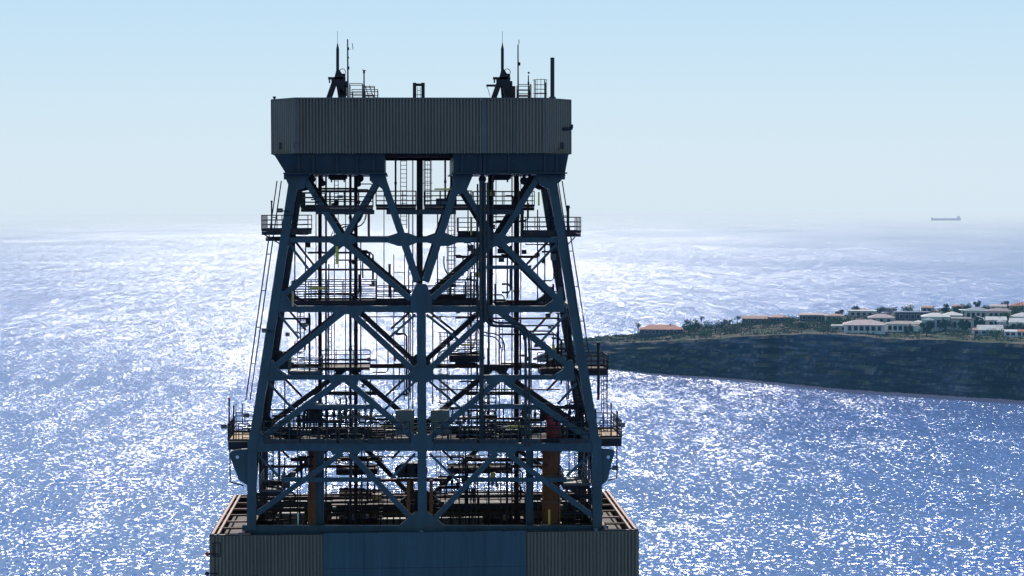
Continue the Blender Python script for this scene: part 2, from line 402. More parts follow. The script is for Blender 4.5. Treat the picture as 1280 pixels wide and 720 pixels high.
# ------------------------------------------------------------------ crown housing
YC=1.5
zt=pt(526,123.3,YC).z; zb=pt(526,191.5,YC).z; zg=pt(526,216.5,YC+.6).z
def corrugate(m,a,b,z0,z1,pitch=.22,depth=.06,out=None):
    """a profiled metal sheet from plan point a to plan point b"""
    a=Vector(a);b=Vector(b);L_=(b-a).length;u=(b-a)/L_;n=Vector((u.y,-u.x)) if out is None else Vector(out)
    k=max(1,int(round(L_/pitch))); st=L_/k; pts=[]
    for i in range(k):
        for f,dd in ((0,0),(.30,0),(.42,1),(.86,1)): pts.append(a+u*(i+f)*st+n*depth*dd)
    pts.append(b); vs=[]; fs=[]
    for p in pts: vs+= [(p.x,p.y,z0),(p.x,p.y,z1)]
    for i in range(len(pts)-1): fs.append((2*i,2*i+2,2*i+3,2*i+1))
    m.add(vs,fs); return m
crown=thing('crown_housing',(pt(526,191,8).x,8,zb),'grey corrugated metal box crowning the lattice tower, with dark girders beneath','housing')
pl=[Vector((pt(340,150,3.9).x,3.9)),Vector((pt(370,150,YC).x,YC)),Vector((pt(681,150,YC).x,YC)),Vector((pt(713,150,3.9).x,3.9))]
Yb=15.5
pl+= [Vector((pl[3].x,Yb-2.4)),Vector((pl[2].x,Yb)),Vector((pl[1].x,Yb)),Vector((pl[0].x,Yb-2.4))]
mainw=MB(); 
e1=Vector((pt(602,150,YC).x,YC))
for i in range(8):
    a,b=pl[i],pl[(i+1)%8]
    if i==1:
        corrugate(MB(),a,e1,zb,zt,.24,.14).build('cladding_panel','clad',crown)
        c1=Vector((pt(608,150,YC).x,YC)); corrugate(MB(),c1,b,zb,zt,.25,.12).build('cladding_panel','clad',crown)
        MB().box(((e1.x+c1.x)/2,YC-.05,(zt+zb)/2),(c1.x-e1.x-.01,.12,zt-zb)).build('cover_strip','grey',crown)
    else: corrugate(MB(),a,b,zb,zt,.23,.05).build('cladding_panel','clad',crown)
for i,p in enumerate(pl): MB().box((p.x,p.y,(zt+zb)/2),(.16,.16,zt-zb+.02)).build('corner_trim','grey',crown)
for xx in (642,):
    x=pt(xx,150,YC).x; MB().box((x,YC-.13,(zt+zb)/2),(.12,.08,zt-zb)).build('cover_strip','grey',crown)
m=MB(); m.prism([(p.x,p.y,zt-.12) for p in pl],.06,Vector((0,0,1))); m.build('roof_deck','galv',crown)
m=MB()
for i in range(8):
    a,b=pl[i],pl[(i+1)%8]; m.bar((a.x,a.y,zt+.03),(b.x,b.y,zt+.03),.16,.1,up=(0,0,1)); 
m.build('parapet_cap','grey',crown)
# open framing inside
for yy in (3,8,13):
    MB().bar((pl[0].x+.6,yy,zb+.6),(pl[3].x-.6,yy,zb+.6),.5,.3).build('roof_girder','navy',crown)
# deep girder blocks left and right with stiffeners
def block(pxs,ztop,zbot,inset_l,inset_r,sgn):
    x0,x1=pt(pxs[0],204,YC+.5).x,pt(pxs[1],204,YC+.5).x
    y0,y1=YC+.55,Yb-1.2
    v=[]
    for (z,il,ir,yi) in ((ztop,0,0,0),(zbot+.05,inset_l,inset_r,.25)):
        v+= [(x0+il,y0+yi,z),(x1-ir,y0+yi,z),(x1-ir,y1,z),(x0+il,y1,z)]
    MB().add(v,[(0,1,5,4),(1,2,6,5),(2,3,7,6),(3,0,4,7),(4,5,6,7),(0,3,2,1)]).build('box_girder','navy',crown)
    MB().box(((x0+x1+inset_l-inset_r)/2,(y0+y1)/2,zbot),(x1-x0-inset_l-inset_r+.3,y1-y0,.09)).build('girder_flange','navy',crown)
block((342,481),zb-.02,zg,.85,0,1); block((567,711),zb-.02,zg,0,.25,-1)
for x in (373,391,421,446,467,578,601,606,637,682,697):
    X=pt(x,204,YC).x
    MB().bar((X,YC+.45,zb-.04),(X,YC+.68,zg+.06),.2,.16).build('girder_stiffener','blueB' if x%2 else 'navy',crown)
x0,x1=pt(481,193,4).x,pt(567,193,4).x
for yy in (4,12): MB().bar((x0,yy,zb-.12),(x1,yy,zb-.12),.3,.3).build('link_beam','rust',crown)
# nozzle sticking out of the right corner
p=pt(704,161.5,YC+1.5); q=pt(715,160.5,3.3); nz_=MB().tube([p,q],.12,8).tube([q,q+Vector((.0,0,.3))],.09,8).build('overflow_spout','dark',crown)

# ------------------------------------------------------------------ base housing
YB0,YB1=0.0,20.0
zr=pt(530,666.5,YB0).z
bx0,bx1=pt(263.5,667,YB0).x,pt(797,665,YB0).x
zlow=zr-22
base=thing('base_housing',((bx0+bx1)/2,10,zr),'wide box of corrugated and plain blue wall panels that the lattice tower stands in','housing')
def X0(px,Y=YB0): return pt(px,690,Y).x
corrugate(MB(),(bx0,YB0),(X0(404),YB0),zlow,zr,.26,.12).build('corrugated_panel','clad2',base)
corrugate(MB(),(X0(657.5),YB0),(bx1,YB0),zlow,zr,.26,.12).build('corrugated_panel','clad2',base)
m=MB(); m.box(((X0(404)+X0(657.5))/2,YB0-.12,(zlow+zr)/2+.05),(X0(657.5)-X0(404)-.02,.22,zr-zlow+.1)); m.build('plain_blue_panel','panel',base)
corrugate(MB(),(bx1,YB0),(bx1,YB1),zlow,zr,.26,.12).build('corrugated_panel','clad2',base)
corrugate(MB(),(bx1,YB1),(bx0,YB1),zlow,zr,.26,.12).build('corrugated_panel','clad2',base)
corrugate(MB(),(bx0,YB1),(bx0,YB0),zlow,zr,.26,.12).build('corrugated_panel','clad2',base)
MB().box(((bx0+bx1)/2,10,zr-3.2),(bx1-bx0-.3,YB1-.4,.2)).build('inner_deck','rust',base)
# walls seen from the inside: girts and posts on the back wall
wm=MB()
corrugate(wm,(bx0+.2,YB1-.25),(bx1-.2,YB1-.25),zr-3,zr-.15,.5,.08); wm.build('inner_wall_lining','brown' if 0 else 'clad',base)
for k,zz in enumerate((zr-.1,zr-1.2,zr-2.2)):
    MB().bar((bx0+.3,YB1-.55,zz),(bx1-.3,YB1-.55,zz),.2,.3).build('wall_girt','rust',base)
for side,xo,sg in ((0,bx0,1),(1,bx1,-1)):
    # walkway framing that lies along the top of each side wall
    for o_,w_ in ((.12,.2),(.52,.16),(2.35,.16)):
        MB().bar((xo+sg*o_,YB0+.1,zr+.06),(xo+sg*o_,YB1-.1,zr+.06),w_,.16,up=(0,0,1)).build('rim_rail','pink',base)
    for k in range(7):
        yy=.5+k*3.15
        MB().bar((xo+sg*.05,yy,zr-.06),(xo+sg*2.4,yy,zr-.06),.14,.14,up=(0,0,1)).build('rim_crosspiece','brown' if k%2 else 'pink',base)
    MB().box((xo+sg*1.2,10,zr-1.3),(2.2,19,.1)).build('ledge_plate','rust',base)
MB().bar((bx0,YB0+.18,zr-.05),(bx1,YB0+.18,zr-.05),.2,.2,up=(0,0,1)).build('front_rim','navy',base)
MB().bar((bx0,YB1-.05,zr+.02),(bx1,YB1-.05,zr+.02),.2,.2,up=(0,0,1)).build('back_rim','brown',base)
# hatch and two lamp arms on the left end of the front wall
c=pt(271,687,YB0-.12)
h=MB(); 
for dx,dz,wx,wz in ((-.26,0,.06,1.0),(.26,0,.06,1.0),(0,.5,.58,.06),(0,-.5,.58,.06)): h.box((c.x+dx,c.y,c.z+dz),(wx,.08,wz))
h.build('hatch_frame','dark',base)
for y in (692.5,717):
    a=pt(272,y,YB0-.15); b=pt(259,y,YB0-.5)
    l=thing('bracket_lamp',b,'small %s lamp on an arm at the lower box corner, %s one'%(('red','upper') if y<700 else ('dark','lower')),'lamp')
    MB().tube([a,b],.05,6).build('arm','dark',l)
    MB().sphere(b,.17,8,6).build('lamp_head','red' if y<700 else 'dark',l)

# seams, fixings and lifting lugs on the lower box and crown
sm=MB()
for px in (455,505,555,606): sm.box((X0(px),YB0-.235,(zlow+zr)/2),(.03,.012,zr-zlow))
sm.box(((X0(404)+X0(657.5))/2,YB0-.236,zr-2.55),(X0(657.5)-X0(404)-.1,.012,.03)); sm.build('panel_seam','navy',base)
sm=MB()
for px in range(408,656,8): sm.box((X0(px),YB0-.24,zr-.12),(.06,.03,.06))
sm.build('panel_fixings','grey',base)
for px in (301,346,438,470,527,590,630,700,745): MB().box((X0(px),YB0-.02,zr+.1),(.22,.16,.24)).tube([(X0(px)-.2,YB0,zr+.16),(X0(px)+.2,YB0,zr+.16)],.04,6).build('lifting_lug','galv' if px%2 else 'dark',base)
for zz in (zt-.35,zb+.3):
    m=MB()
    for k in range(48): 
        f=(k+.5)/48; x=pl[1].x+(pl[2].x-pl[1].x)*f; m.box((x,YC-.16,zz),(.05,.03,.05))
    m.build('cladding_screws','galv',crown)
# ================================================================== KIT ON THE TOWER
def ladder(p,q,w,label,cage=False,mat='dark',step=.32,r=.03,group=None,side=Vector((1,0,0)),step_out=Vector((0,-1,0)),name='ladder'):
    p=Vector(p);q=Vector(q); t=thing(name,q if q.z<p.z else p,label,'ladder',group)
    s=side*w/2
    for sg in(-1,1): MB().tube([p+s*sg,q+s*sg],r,5).build('stile',mat,t)
    n=int((p-q).length/step); m=MB()
    for i in range(1,n): c=p.lerp(q,i/n); m.tube([c-s,c+s],r*.75,4,cap=False)
    m.build('rungs',mat,t)
    if cage:
        m=MB(); n=max(2,int((p-q).length/1.0)); o=step_out.normalized(); strips=[[] for _ in range(5)]
        for i in range(n+1):
            c=p.lerp(q,i/n); ring=[]
            for j in range(7):
                a=PI*j/6; ring.append(c+side*(w*.75)*math.cos(a)+o*(w*1.25)*math.sin(a))
            m.tube(ring,.025,4,cap=False)
            for j in range(5): strips[j].append(ring[j+1])
        for s_ in strips: m.tube(s_,.018,4,cap=False)
        m.build('safety_cage',mat,t)
    return t
def railing(m,pts,h=1.15,post=1.25,r=.036,mid=2):
    pts=[Vector(p) for p in pts]
    for a,b in zip(pts,pts[1:]):
        n=max(1,int(round((b-a).length/post)))
        for i in range(n+1):
            c=a.lerp(b,i/n); m.tube([c,c+Vector((0,0,h))],r,5)
        for k in range(mid+1):
            z=Vector((0,0,h*(1-k/(mid+1)*.95))); m.tube([a+z,b+z],r,5)
def platform(x0,x1,y0,y1,z,label,sides='flrb',mat='dark',deck='rust',h=1.15,name='work_platform',cat='platform',beam=.3,post=1.2,mid=2,group=None,braces=()):
    t=thing(name,((x0+x1)/2,(y0+y1)/2,z),label,cat,group)
    MB().box(((x0+x1)/2,(y0+y1)/2,z-.04),(x1-x0,y1-y0,.08)).build('deck_plate',deck,t)
    m=MB()
    for y in (y0+.1,y1-.1): m.bar((x0,y,z-.09-beam/2),(x1,y,z-.09-beam/2),beam,.1)
    n=max(2,int((x1-x0)/1.5)+1)
    for i in range(n):
        x=x0+.06+(x1-x0-.12)*i/(n-1); m.bar((x,y0+.16,z-.1-beam/2),(x,y1-.16,z-.1-beam/2),beam*.8,.08,up=(1,0,0))
    m.build('support_frame','navy' if mat=='navy' else 'dark',t)
    C={'f':((x0,y0),(x1,y0)),'b':((x0,y1),(x1,y1)),'l':((x0,y0),(x0,y1)),'r':((x1,y0),(x1,y1))}
    for s in sides:
        a,b=C[s]; m=MB(); railing(m,[(a[0],a[1],z),(b[0],b[1],z)],h,post,mid=mid); m.build('railing',mat,t)
        m=MB(); m.bar((a[0],a[1],z+.07),(b[0],b[1],z+.07),.14,.015,up=(1,0,0) if s in'lr' else None); m.build('kick_plate',mat,t)
    for a,b in braces: MB().tube([a,b],.05,5).build('support_strut','dark',t)
    return t
def X(px,Y,py=400): return pt(px,py,Y).x
def Z(py,Y,px=526): return pt(px,py,Y).z
def hplat(px0,px1,py,y0,y1,*a,**k):
    """platform whose front edge is seen from px0 to px1 at height py"""
    return platform(X(px0,y0,py),X(px1,y0,py),y0,y1,Z(py,y0),*a,**k)
# --- decks, top to bottom
hplat(394,466,258.5,3.4,5.2,'narrow railed walkway high in the left bay just under the crown box','fb',beam=.25)
hplat(376,402,259,5.4,12,'short railed walkway beside the head of the left front leg','flb',beam=.25)
hplat(470,520,257.5,5.0,6.6,'railed walkway left of the centre pipe, level with the top of the V','fb',beam=.2)
hplat(531,590,257.5,4.0,6.4,'railed walkway right of the centre pipe with a yellow gate','fb',beam=.25)
hplat(592,668,258,6.2,8.6,'railed walkway in the right bay just under the crown box','fb',beam=.25)
zz=Z(287,3.4)
hplat(327,385,287.5,3.4,9.5,'left outrigger platform with open railing hanging outside the upper tower leg','flb',beam=.25,
      braces=[(Vector((X(330,4),4,zz-.3)),Vector((X(352,4),4,zz-1.1)))])
hplat(332,385,296,4.2,9,'lower ledge under the left outrigger platform','',beam=.2,name='ledge')
hplat(657,726,291,3.6,8.5,'right outrigger platform with open railing reaching past the upper tower leg','frb',beam=.25,
      braces=[(Vector((X(719,4),4,Z(297,4))),Vector((X(706,4),4,Z(310,4))))])
hplat(573,606,291,6.5,9.5,'small railed platform with a yellow post in the upper right bay','flr',beam=.25)
hplat(365,470,377,6.0,10,'long railed walkway in the left bay at mid height of the tower','fblr',h=1.6,beam=.3,mid=3)
hplat(470,600,377,7.0,10,'railed walkway passing behind the point of the V','fb',beam=.2)
hplat(545,583,371,9.0,12,'small grating landing at the foot of a caged ladder right of the V','fr',beam=.25)
hplat(360,401,465,6.0,10,'small bluish landing in the left bay above the long lower beam','flr',mat='grey',deck='grey',beam=.35)
hplat(397,462,458.5,9,12,'narrow dark walkway behind the left column','b',beam=.15)
hplat(562,603,447,8.0,11,'small dark landing with pale yellow rail right of the centre column','fb',beam=.3)
hplat(676,760,464,6.5,10,'brown side landing poking out right of the tower leg, above the sea and the cliff','frb',mat='rust',deck='rust',beam=.35)
hplat(303,752,552,4.2,9.5,'main working deck crossing the whole tower under the machinery','fb',mat='blueB',deck='rust',beam=.5,post=1.0)
zz=Z(551,3.2)
hplat(285,312,549,3.2,9.0,'left outrigger landing with tan boards and tall posts beside the lower leg','flb',mat='dark',deck='wood',beam=.6,post=.7,h=1.3,
      braces=[(Vector((X(286,3.2),3.2,zz-.5)),Vector((X(286,3.2),3.2,zz-3))),(Vector((X(286,3.2),3.2,zz-3)),Vector((X(303,3.2),3.2,zz-3.3)))])
hplat(750,777,549,3.2,9.0,'right outrigger landing with tan boards and tall posts beside the lower leg','frb',mat='dark',deck='wood',beam=.6,post=.7,h=1.3,
      braces=[(Vector((X(771,3.2),3.2,zz-.5)),Vector((X(771,3.2),3.2,zz-3))),(Vector((X(771,3.2),3.2,zz-3)),Vector((X(760,3.2),3.2,zz-3.2)))])
hplat(325,352,612,4.5,9,'grey service landing beside the left leg foot, lower down','flr',mat='galv',deck='grey',beam=.3)
hplat(704,737,608,4.5,9,'grey service landing beside the right leg foot, lower down','flr',mat='galv',deck='grey',beam=.3)
hplat(420,472,586,10,12,'brown pipe walkway in the lower left bay behind the braces','b',beam=.35)
hplat(560,640,586,10,12,'brown pipe walkway in the lower right bay behind the braces','b',beam=.35)
hplat(414,519,632,12,16,'dark grating deck behind the base beam, left of the centre column','fb',deck='rust',beam=.3)
hplat(540,660,632,12,16,'dark grating deck behind the base beam, right of the centre column','fb',deck='rust',beam=.3)
# --- ladders
def vl(px,y0,y1,Y,w,label,**k): return ladder(pt(px,y0,Y),pt(px,y1,Y),w*PX,label,**k)
vl(504.5,196,286,9,8,'bare ladder hanging from the crown box left of the centre pipe')
vl(534.5,196,262,9,8,'caged ladder from the crown box down to the walkway, right of the centre pipe',cage=True)
vl(420.5,216,335,10,5,'narrow ladder in the upper left bay between two columns')
vl(412,385,480,10,5,'narrow ladder in the left bay below the mid walkway')
vl(499,318,500,7,14,'wide sparse ladder frame just left of the centre column',step=1.3,r=.035)
vl(564,262,372,10.5,9,'caged ladder running down right of the V',cage=True)
vl(592,330,440,10,9,'caged ladder in the right bay behind the front pipe',cage=True)
vl(555,415,520,8,10,'caged ladder just right of the centre column above the cabinets',cage=True)
vl(376,365,462,8,9,'long ladder in the left bay beside the left leg, ending on the bluish landing')
vl(626,400,440,9,5,'short ladder stub beside the bent pipe')
vl(755,470,516,5,6,'ladder hanging under the brown side landing on the right')
vl(299,505,549,4,8,'open ladder with wide rungs on the left outrigger landing',step=.6,r=.04)
vl(757,450,548,7,5,'ladder rising from the right outrigger landing to the brown side landing')
vl(548,560,640,10,6,'ladder in the lower bay right of the centre column')
vl(476,560,655,10,6,'ladder in the lower bay left of the centre column')
vl(338,560,656,7,7,'caged ladder behind the left leg foot',cage=True)
vl(722,566,660,8,7,'caged ladder behind the right leg foot',cage=True)
a=onY(349,226,2.6);b=onY(310,500,2.6); ladder(a,b,.32,'long slanting ladder track running down outside the left front leg',step=2.4,r=.045)
a=onY(700,226,2.6);b=onY(734,445,2.6); ladder(a,b,.32,'long slanting ladder track running down outside the right front leg',step=2.4,r=.045)
vl(613,470,552,3.2,14,'blue framed ladder in front of the deck beside the red tank',mat='blueB',r=.05)
# --- upright columns, rails and pipes inside the tower
def rail_(name,px,w,y0,y1,Y,mat,label,cat,px1=None,kind='box'):
    a=pt(px,y0,Y); b=pt(px if px1 is None else px1,y1,Y); W=w*(143+Y)/F
    t=thing(name,b,label,cat)
    if kind=='box':
        MB().ibeam(a,b,W,W*1.1,min(.05,W*.25)).build('web_and_flanges',mat,t)
        m=MB(); n=int((a-b).length/3.0)
        for i in range(1,n): c=a.lerp(b,i/n); m.box(c,(W*1.25,W*1.3,.14))
        m.build('bracket_plates',mat,t)
    else:
        MB().tube([a,b],W/2,8).build('pipe_run',mat,t)
        m=MB(); n=max(2,int((a-b).length/3.2))
        for i in range(1,n): c=a.lerp(b,i/n); m.tube([c-Vector((0,0,.1)),c+Vector((0,0,.1))],W*.68,8)
        m.build('pipe_clamps',mat,t)
    return t
rail_('guide_rail',400,4.4,217,655,11,'rust','brown steel guide rail nearest the left leg','rail')
rail_('guide_rail',444.8,4.6,217,655,11,'rust','brown guide rail in the middle of the left bay, right of the thin black pipe','rail')
rail_('guide_rail',645.5,6,217,655,11,'rust','thick dark brown guide rail in the right bay','rail')
rail_('guide_rail',613,6,217,405,9,'dark','short thick black guide rail behind the front blue pipe, upper right bay','rail')
rail_('standpipe',407.5,2.4,217,655,9,'dark','thin black pipe right beside the leftmost brown guide rail','pipe',kind='p')
rail_('standpipe',438,3.2,217,655,8,'dark','black pipe in the middle of the left bay, left of its brown rail','pipe',kind='p')
rail_('standpipe',611,2.4,402,655,9,'dark','thin black pipe going down below the short black guide rail','pipe',kind='p')
rail_('standpipe',640,1.6,217,655,8,'dark','very thin pipe left of the thick brown rail in the right bay','pipe',kind='p')
rail_('standpipe',602,6,226,558,2.2,'blueB','long blue pipe standing in front of the right bay','pipe',kind='p')
rail_('standpipe',494.5,2.4,196,262,5,'rust','thin post from the crown box down to the walkway, left of centre','pipe',kind='p')
rail_('standpipe',556.5,2.4,196,258,5,'rust','thin post from the crown box down to the walkway, right of centre','pipe',kind='p')
rail_('standpipe',516,1.4,196,560,12,'dark','thin pipe along the left face of the rear centre column','pipe',kind='p')
rail_('support_post',400,10,561,658,3.4,'blue','stout blue column between deck and base beam in the lower left bay','column')
rail_('support_post',662,9,561,658,3.4,'blue','stout blue column between deck and base beam in the lower right bay','column')
rail_('support_post',487,3,330,372,6,'rust','short brown post above the mid walkway left of the V','post')
rail_('support_post',461,3,262,300,4.5,'blueB','short blue hanger between walkway and beam in the upper left bay','post')
rail_('support_post',653,3.2,262,300,5,'blueB','short blue hanger between walkway and beam in the upper right bay','post')
rail_('support_post',439,3,563,600,6,'grey','grey hanger pair under the deck in the lower left bay, right one','post')
rail_('support_post',349,3,563,600,6,'grey','grey hanger under the deck beside the left leg','post')
# cylinders (tensioners)
for px,w,y0,y1,Y,lab in ((391,12,562,658,7,'orange brown upright cylinder in the lower left bay beside the blue column'),(689,23,562,658,8,'broad orange brown upright cylinder in the lower right bay')):
    a=pt(px,y0,Y);b=pt(px,y1,Y);t=thing('tensioner_cylinder',b,lab,'cylinder'); W=w*(143+Y)/F
    MB().tube([a,b],W/2,20).build('barrel','orange',t)
    for f in (.02,.33,.66,.97): c=a.lerp(b,f); MB().tube([c-Vector((0,0,.12)),c+Vector((0,0,.12))],W*.58,20).build('flange_ring','brown',t)
for px,lab in ((510.5,'thin orange upright pipe left of the centre column foot'),(539,'thin orange upright pipe right of the centre column foot')):
    rail_('standpipe',px,4.5,600,655,6,'orange',lab,'pipe',kind='p')
# bent pipes and hoses
def hose(pts,r,mat,label,name='bent_pipe',cat='pipe',sm=6):
    P=[Vector(p) for p in pts]
    out=[]
    for i in range(len(P)-1):
        p0=P[max(0,i-1)];p1=P[i];p2=P[i+1];p3=P[min(len(P)-1,i+2)]
        for k in range(sm):
            t=k/sm; out.append(.5*((2*p1)+(p2-p0)*t+(2*p0-5*p1+4*p2-p3)*t*t+(3*p1-p0-3*p2+p3)*t**3))
    out.append(P[-1]); o=MB().tube(out,r,7).build(name,mat); tag(o,label,cat); return o
def pp(l,Y): return [pt(x,y,Y) for x,y in l]
hose(pp([(606,228),(606,300),(606,370),(607,395),(612,405),(622,407.5),(640,408),(650,411),(655,420),(657,435),(657,500),(657,558)],2.0),.11,'blueB','blue pipe bending right then down in front of the right bay, outer of the pair')
hose(pp([(609.5,228),(610,300),(610,370),(611,390),(615,400),(624,403.5),(642,404),(653,407),(659,415),(661.5,432),(661.5,500),(661.5,558)],2.0),.09,'blueB','blue pipe bending right then down in front of the right bay, upper of the pair')
hose(pp([(596,405),(600,412),(608,416),(617,417),(625,421),(630,430),(631,450),(631,490)],6),.05,'dark','thin black hose looping over in an arch right of the blue pipe','hose','hose')
hose(pp([(594,405),(599,416),(608,420),(616,421),(622,425),(626,434),(627,450),(627,490)],6.2),.04,'dark','thinner inner hose under the arched black hose','hose','hose')
hose(pp([(421,300),(425,288),(432,283),(442,284),(452,281),(457,272),(458,262)],6),.05,'dark','drooping black hose curling over the upper left brace crossing','hose','hose')
hose(pp([(412,300),(418,287),(428,281),(440,281),(448,278),(453,270),(454,262)],6.3),.04,'dark','second drooping hose just inside the one over the upper left crossing','hose','hose')
hose(pp([(546,455),(548,443),(556,438),(566,440),(576,437),(590,436),(594,425),(594,408)],6.5),.045,'dark','hose snaking from the landing to the column right of centre','hose','hose')
hose(pp([(430,655),(431,640),(436,630),(442,640),(444,655)],5),.05,'dark','small black hose loop above the base beam in the left bay','hose','hose')
hose(pp([(566,655),(568,610),(575,603),(584,606),(588,620),(590,655)],6),.05,'dark','black hose arch in the lower right bay behind the diagonal','hose','hose')
hose(pp([(555,320),(555,330),(558,340),(565,345),(572,340)],7),.05,'dark','hose bend beside the caged ladder right of the V','hose','hose')
# suspended cables
random.seed(5)
for px,y0,y1,Y in ((368.5,262,372,6),(382,300,380,6),(395,217,540,7.5),(411,330,470,7),(418,217,500,7),(432,217,540,7),(451,300,470,7),(471,335,470,6),(480,217,380,6),(511,262,560,7),(541,390,505,7),(547,262,372,8),(585,262,560,6),(589,340,540,6),(596,262,560,5),(620,217,550,7),(624,400,550,7),(651,217,470,6),(672,262,380,6),(681,300,380,6),(356,472,560,6),(372,500,655,6),(452,560,655,6),(463,472,540,6),(574,560,655,6),(582,560,655,7),(594,560,655,6),(626,560,655,7),(633,560,655,7),(650,400,655,7.5),(672,563,655,6),(698,563,655,6)):
    o=MB().tube([pt(px,y0,Y),pt(px,y1,Y)],.035 if (y0%2) else .05,5).build('suspended_cable','dark')
    tag(o,'thin dark vertical cable inside the tower','cable','thin vertical cables inside the tower')
# sheave blocks under the crown
def sheave(px,y,Y,r,label):
    c=pt(px,y,Y); t=thing('sheave_block',c,label,'pulley'); 
    MB().tube([c+Vector((0,-.12,0)),c+Vector((0,.12,0))],r,14).build('wheel','dark',t)
    MB().box(c+Vector((0,-.18,r*.3)),(r*.7,.05,r*2.4)).box(c+Vector((0,.18,r*.3)),(r*.7,.05,r*2.4)).build('cheek_plates','dark',t)
    MB().tube([c+Vector((0,0,r)),Vector((c.x,c.y,zg+.1))],.05,5).build('hanger','dark',t)
sheave(390,224,6,.28,'small black pulley under the left girder, leftmost')
sheave(403,229,6.5,.25,'small black pulley beside the leftmost brown rail head')
sheave(450,223,7,.30,'black pulley under the left girder, near the V')
sheave(448,230,6,.22,'small black pulley just below the one near the V')
sheave(655,226,6,.32,'black pulley hanging under the right girder near the right leg')
sheave(662,225,7,.26,'second pulley right of the one under the right girder')
sheave(603,224,6,.3,'pulley with a greenish tint under the right girder behind the blue pipe')
def blockbox(px0,px1,y0,y1,Y,dep,mat,name,label,cat,extra=None):
    a=pt(px0,y0,Y);b=pt(px1,y1,Y); c=Vector(((a.x+b.x)/2,Y+dep/2,(a.z+b.z)/2))
    t=thing(name,(c.x,c.y,b.z),label,cat)
    w_=abs(b.x-a.x);h_=abs(a.z-b.z)
    MB().box(c,(w_,dep,h_)).build('casing',mat,t,bevel=.03)
    return t,c,w_,h_
for px0,px1,y0,y1,Y,lab in ((412,432,216,225,7,'dark motor box slung under the left girder'),(615,637,216,225,7,'dark motor box slung under the right girder')):
    t,c,w_,h_=blockbox(px0,px1,y0,y1,Y,1.0,'dark','hoist_motor',lab,'motor')
    MB().tube([c+Vector((-w_*.6,-.1,0)),c+Vector((w_*.6,-.1,0))],h_*.35,10).build('motor_shaft','dark',t)
    for s in(-1,1): MB().box(c+Vector((s*w_*.4,0,-h_*.6)),(.1,.5,h_*.4)).build('hook_plate','dark',t)
t,c,w_,h_=blockbox(545,571,248,258,4.2,.8,'blueB','equipment_box','blue box on the walkway below the yellow gate','box')
MB().box(c+Vector((0,-.45,0)),(w_*.7,.08,h_*.6)).build('access_door','grey',t)
t,c,w_,h_=blockbox(585,592,306,314,7,.4,'dark','equipment_box','small black box clamped by the blue pipe below the upper right beam','box')
MB().box(c+Vector((0,-.24,0)),(w_*.6,.06,h_*.6)).build('access_door','grey',t)
# cabinets on the working deck
for px0,px1,y0,y1,lab,mat in ((494,518,513,543,'grey blue cabinet on the deck just left of the centre column','cabinet'),(538.5,562,513,543,'grey blue cabinet on the deck just right of the centre column','cabinet')):
    t,c,w_,h_=blockbox(px0,px1,y0,y1,4.0,.9,mat,'control_cabinet',lab,'cabinet')
    for s in(-1,1): MB().box(c+Vector((s*w_*.245,-.47,0)),(w_*.47,.04,h_*.94)).build('cabinet_door',mat,t)
    for s in(-1,1): MB().tube([c+Vector((s*.06,-.53,-.12)),c+Vector((s*.06,-.53,.12))],.02,5).build('door_handle','dark',t)
    for s in(-1,1): MB().box(c+Vector((s*w_*.4,0,-h_*.5-.2)),(.08,.7,.4)).build('leg','dark',t)
t,c,w_,h_=blockbox(385,403,505,526,5,1.1,'cabinet','control_cabinet','bluish cabinet on the deck in the left bay above the black valves','cabinet')
MB().box(c+Vector((0,-.58,0)),(w_*.8,.04,h_*.8)).build('cabinet_door','blueB',t)
t,c,w_,h_=blockbox(676,690,505,526,6,1.1,'rust','control_cabinet','dull brown cabinet on the deck left of the red tank','cabinet')
MB().box(c+Vector((0,-.58,0)),(w_*.8,.04,h_*.8)).build('cabinet_door','rust',t)
# red tank
a=pt(692,549,5.5);b=pt(692,519,5.5);t=thing('red_tank',a,'dull red drum tank on the working deck in the right bay','tank')
R_=9.5*PX
MB().tube([a,b],R_,20).build('tank_shell','red',t); MB().sphere(b,R_,20,8,.35).build('tank_dome','blueB',t)
for f in(.1,.5,.9): c=a.lerp(b,f); MB().tube([c-Vector((0,0,.04)),c+Vector((0,0,.04))],R_*1.04,20).build('hoop','dark',t)
# winches along the deck
def winch(px,w,label,mat='dark',Y=5.5,y=541):
    c=pt(px,y,Y); W=w*PX; t=thing('winch',pt(px,552,Y),label,'winch'); r=.30
    MB().tube([c-Vector((W/2,0,0)),c+Vector((W/2,0,0))],r,14).build('drum',mat,t)
    for s in(-1,1): MB().tube([c+Vector((s*W/2-.05,0,0)),c+Vector((s*W/2+.05,0,0))],r*1.6,16).build('drum_flange','rust',t)
    MB().box(c+Vector((0,.1,-r-.05)),(W*1.1,.8,.08)).build('bed_frame','dark',t)
    MB().tube([c+Vector((W/2+.1,0,0)),c+Vector((W/2+.9,0,0))],.26,10).build('motor','grey',t)
    MB().box(c+Vector((-W/2-.25,0,-.1)),(.25,.4,.55)).build('gear_case','rust',t)
winch(362,26,'dark winch on the deck beside the left leg')
winch(424,22,'dark winch on the deck below the bluish cabinet','rust')
winch(468,26,'brown winch on the deck left of the grey cabinets','rust')
winch(590,30,'dark winch on the deck right of the grey cabinets')
winch(640,22,'dark winch on the deck under the yellow bar, right bay')
winch(716,18,'dark winch on the deck beside the right leg')
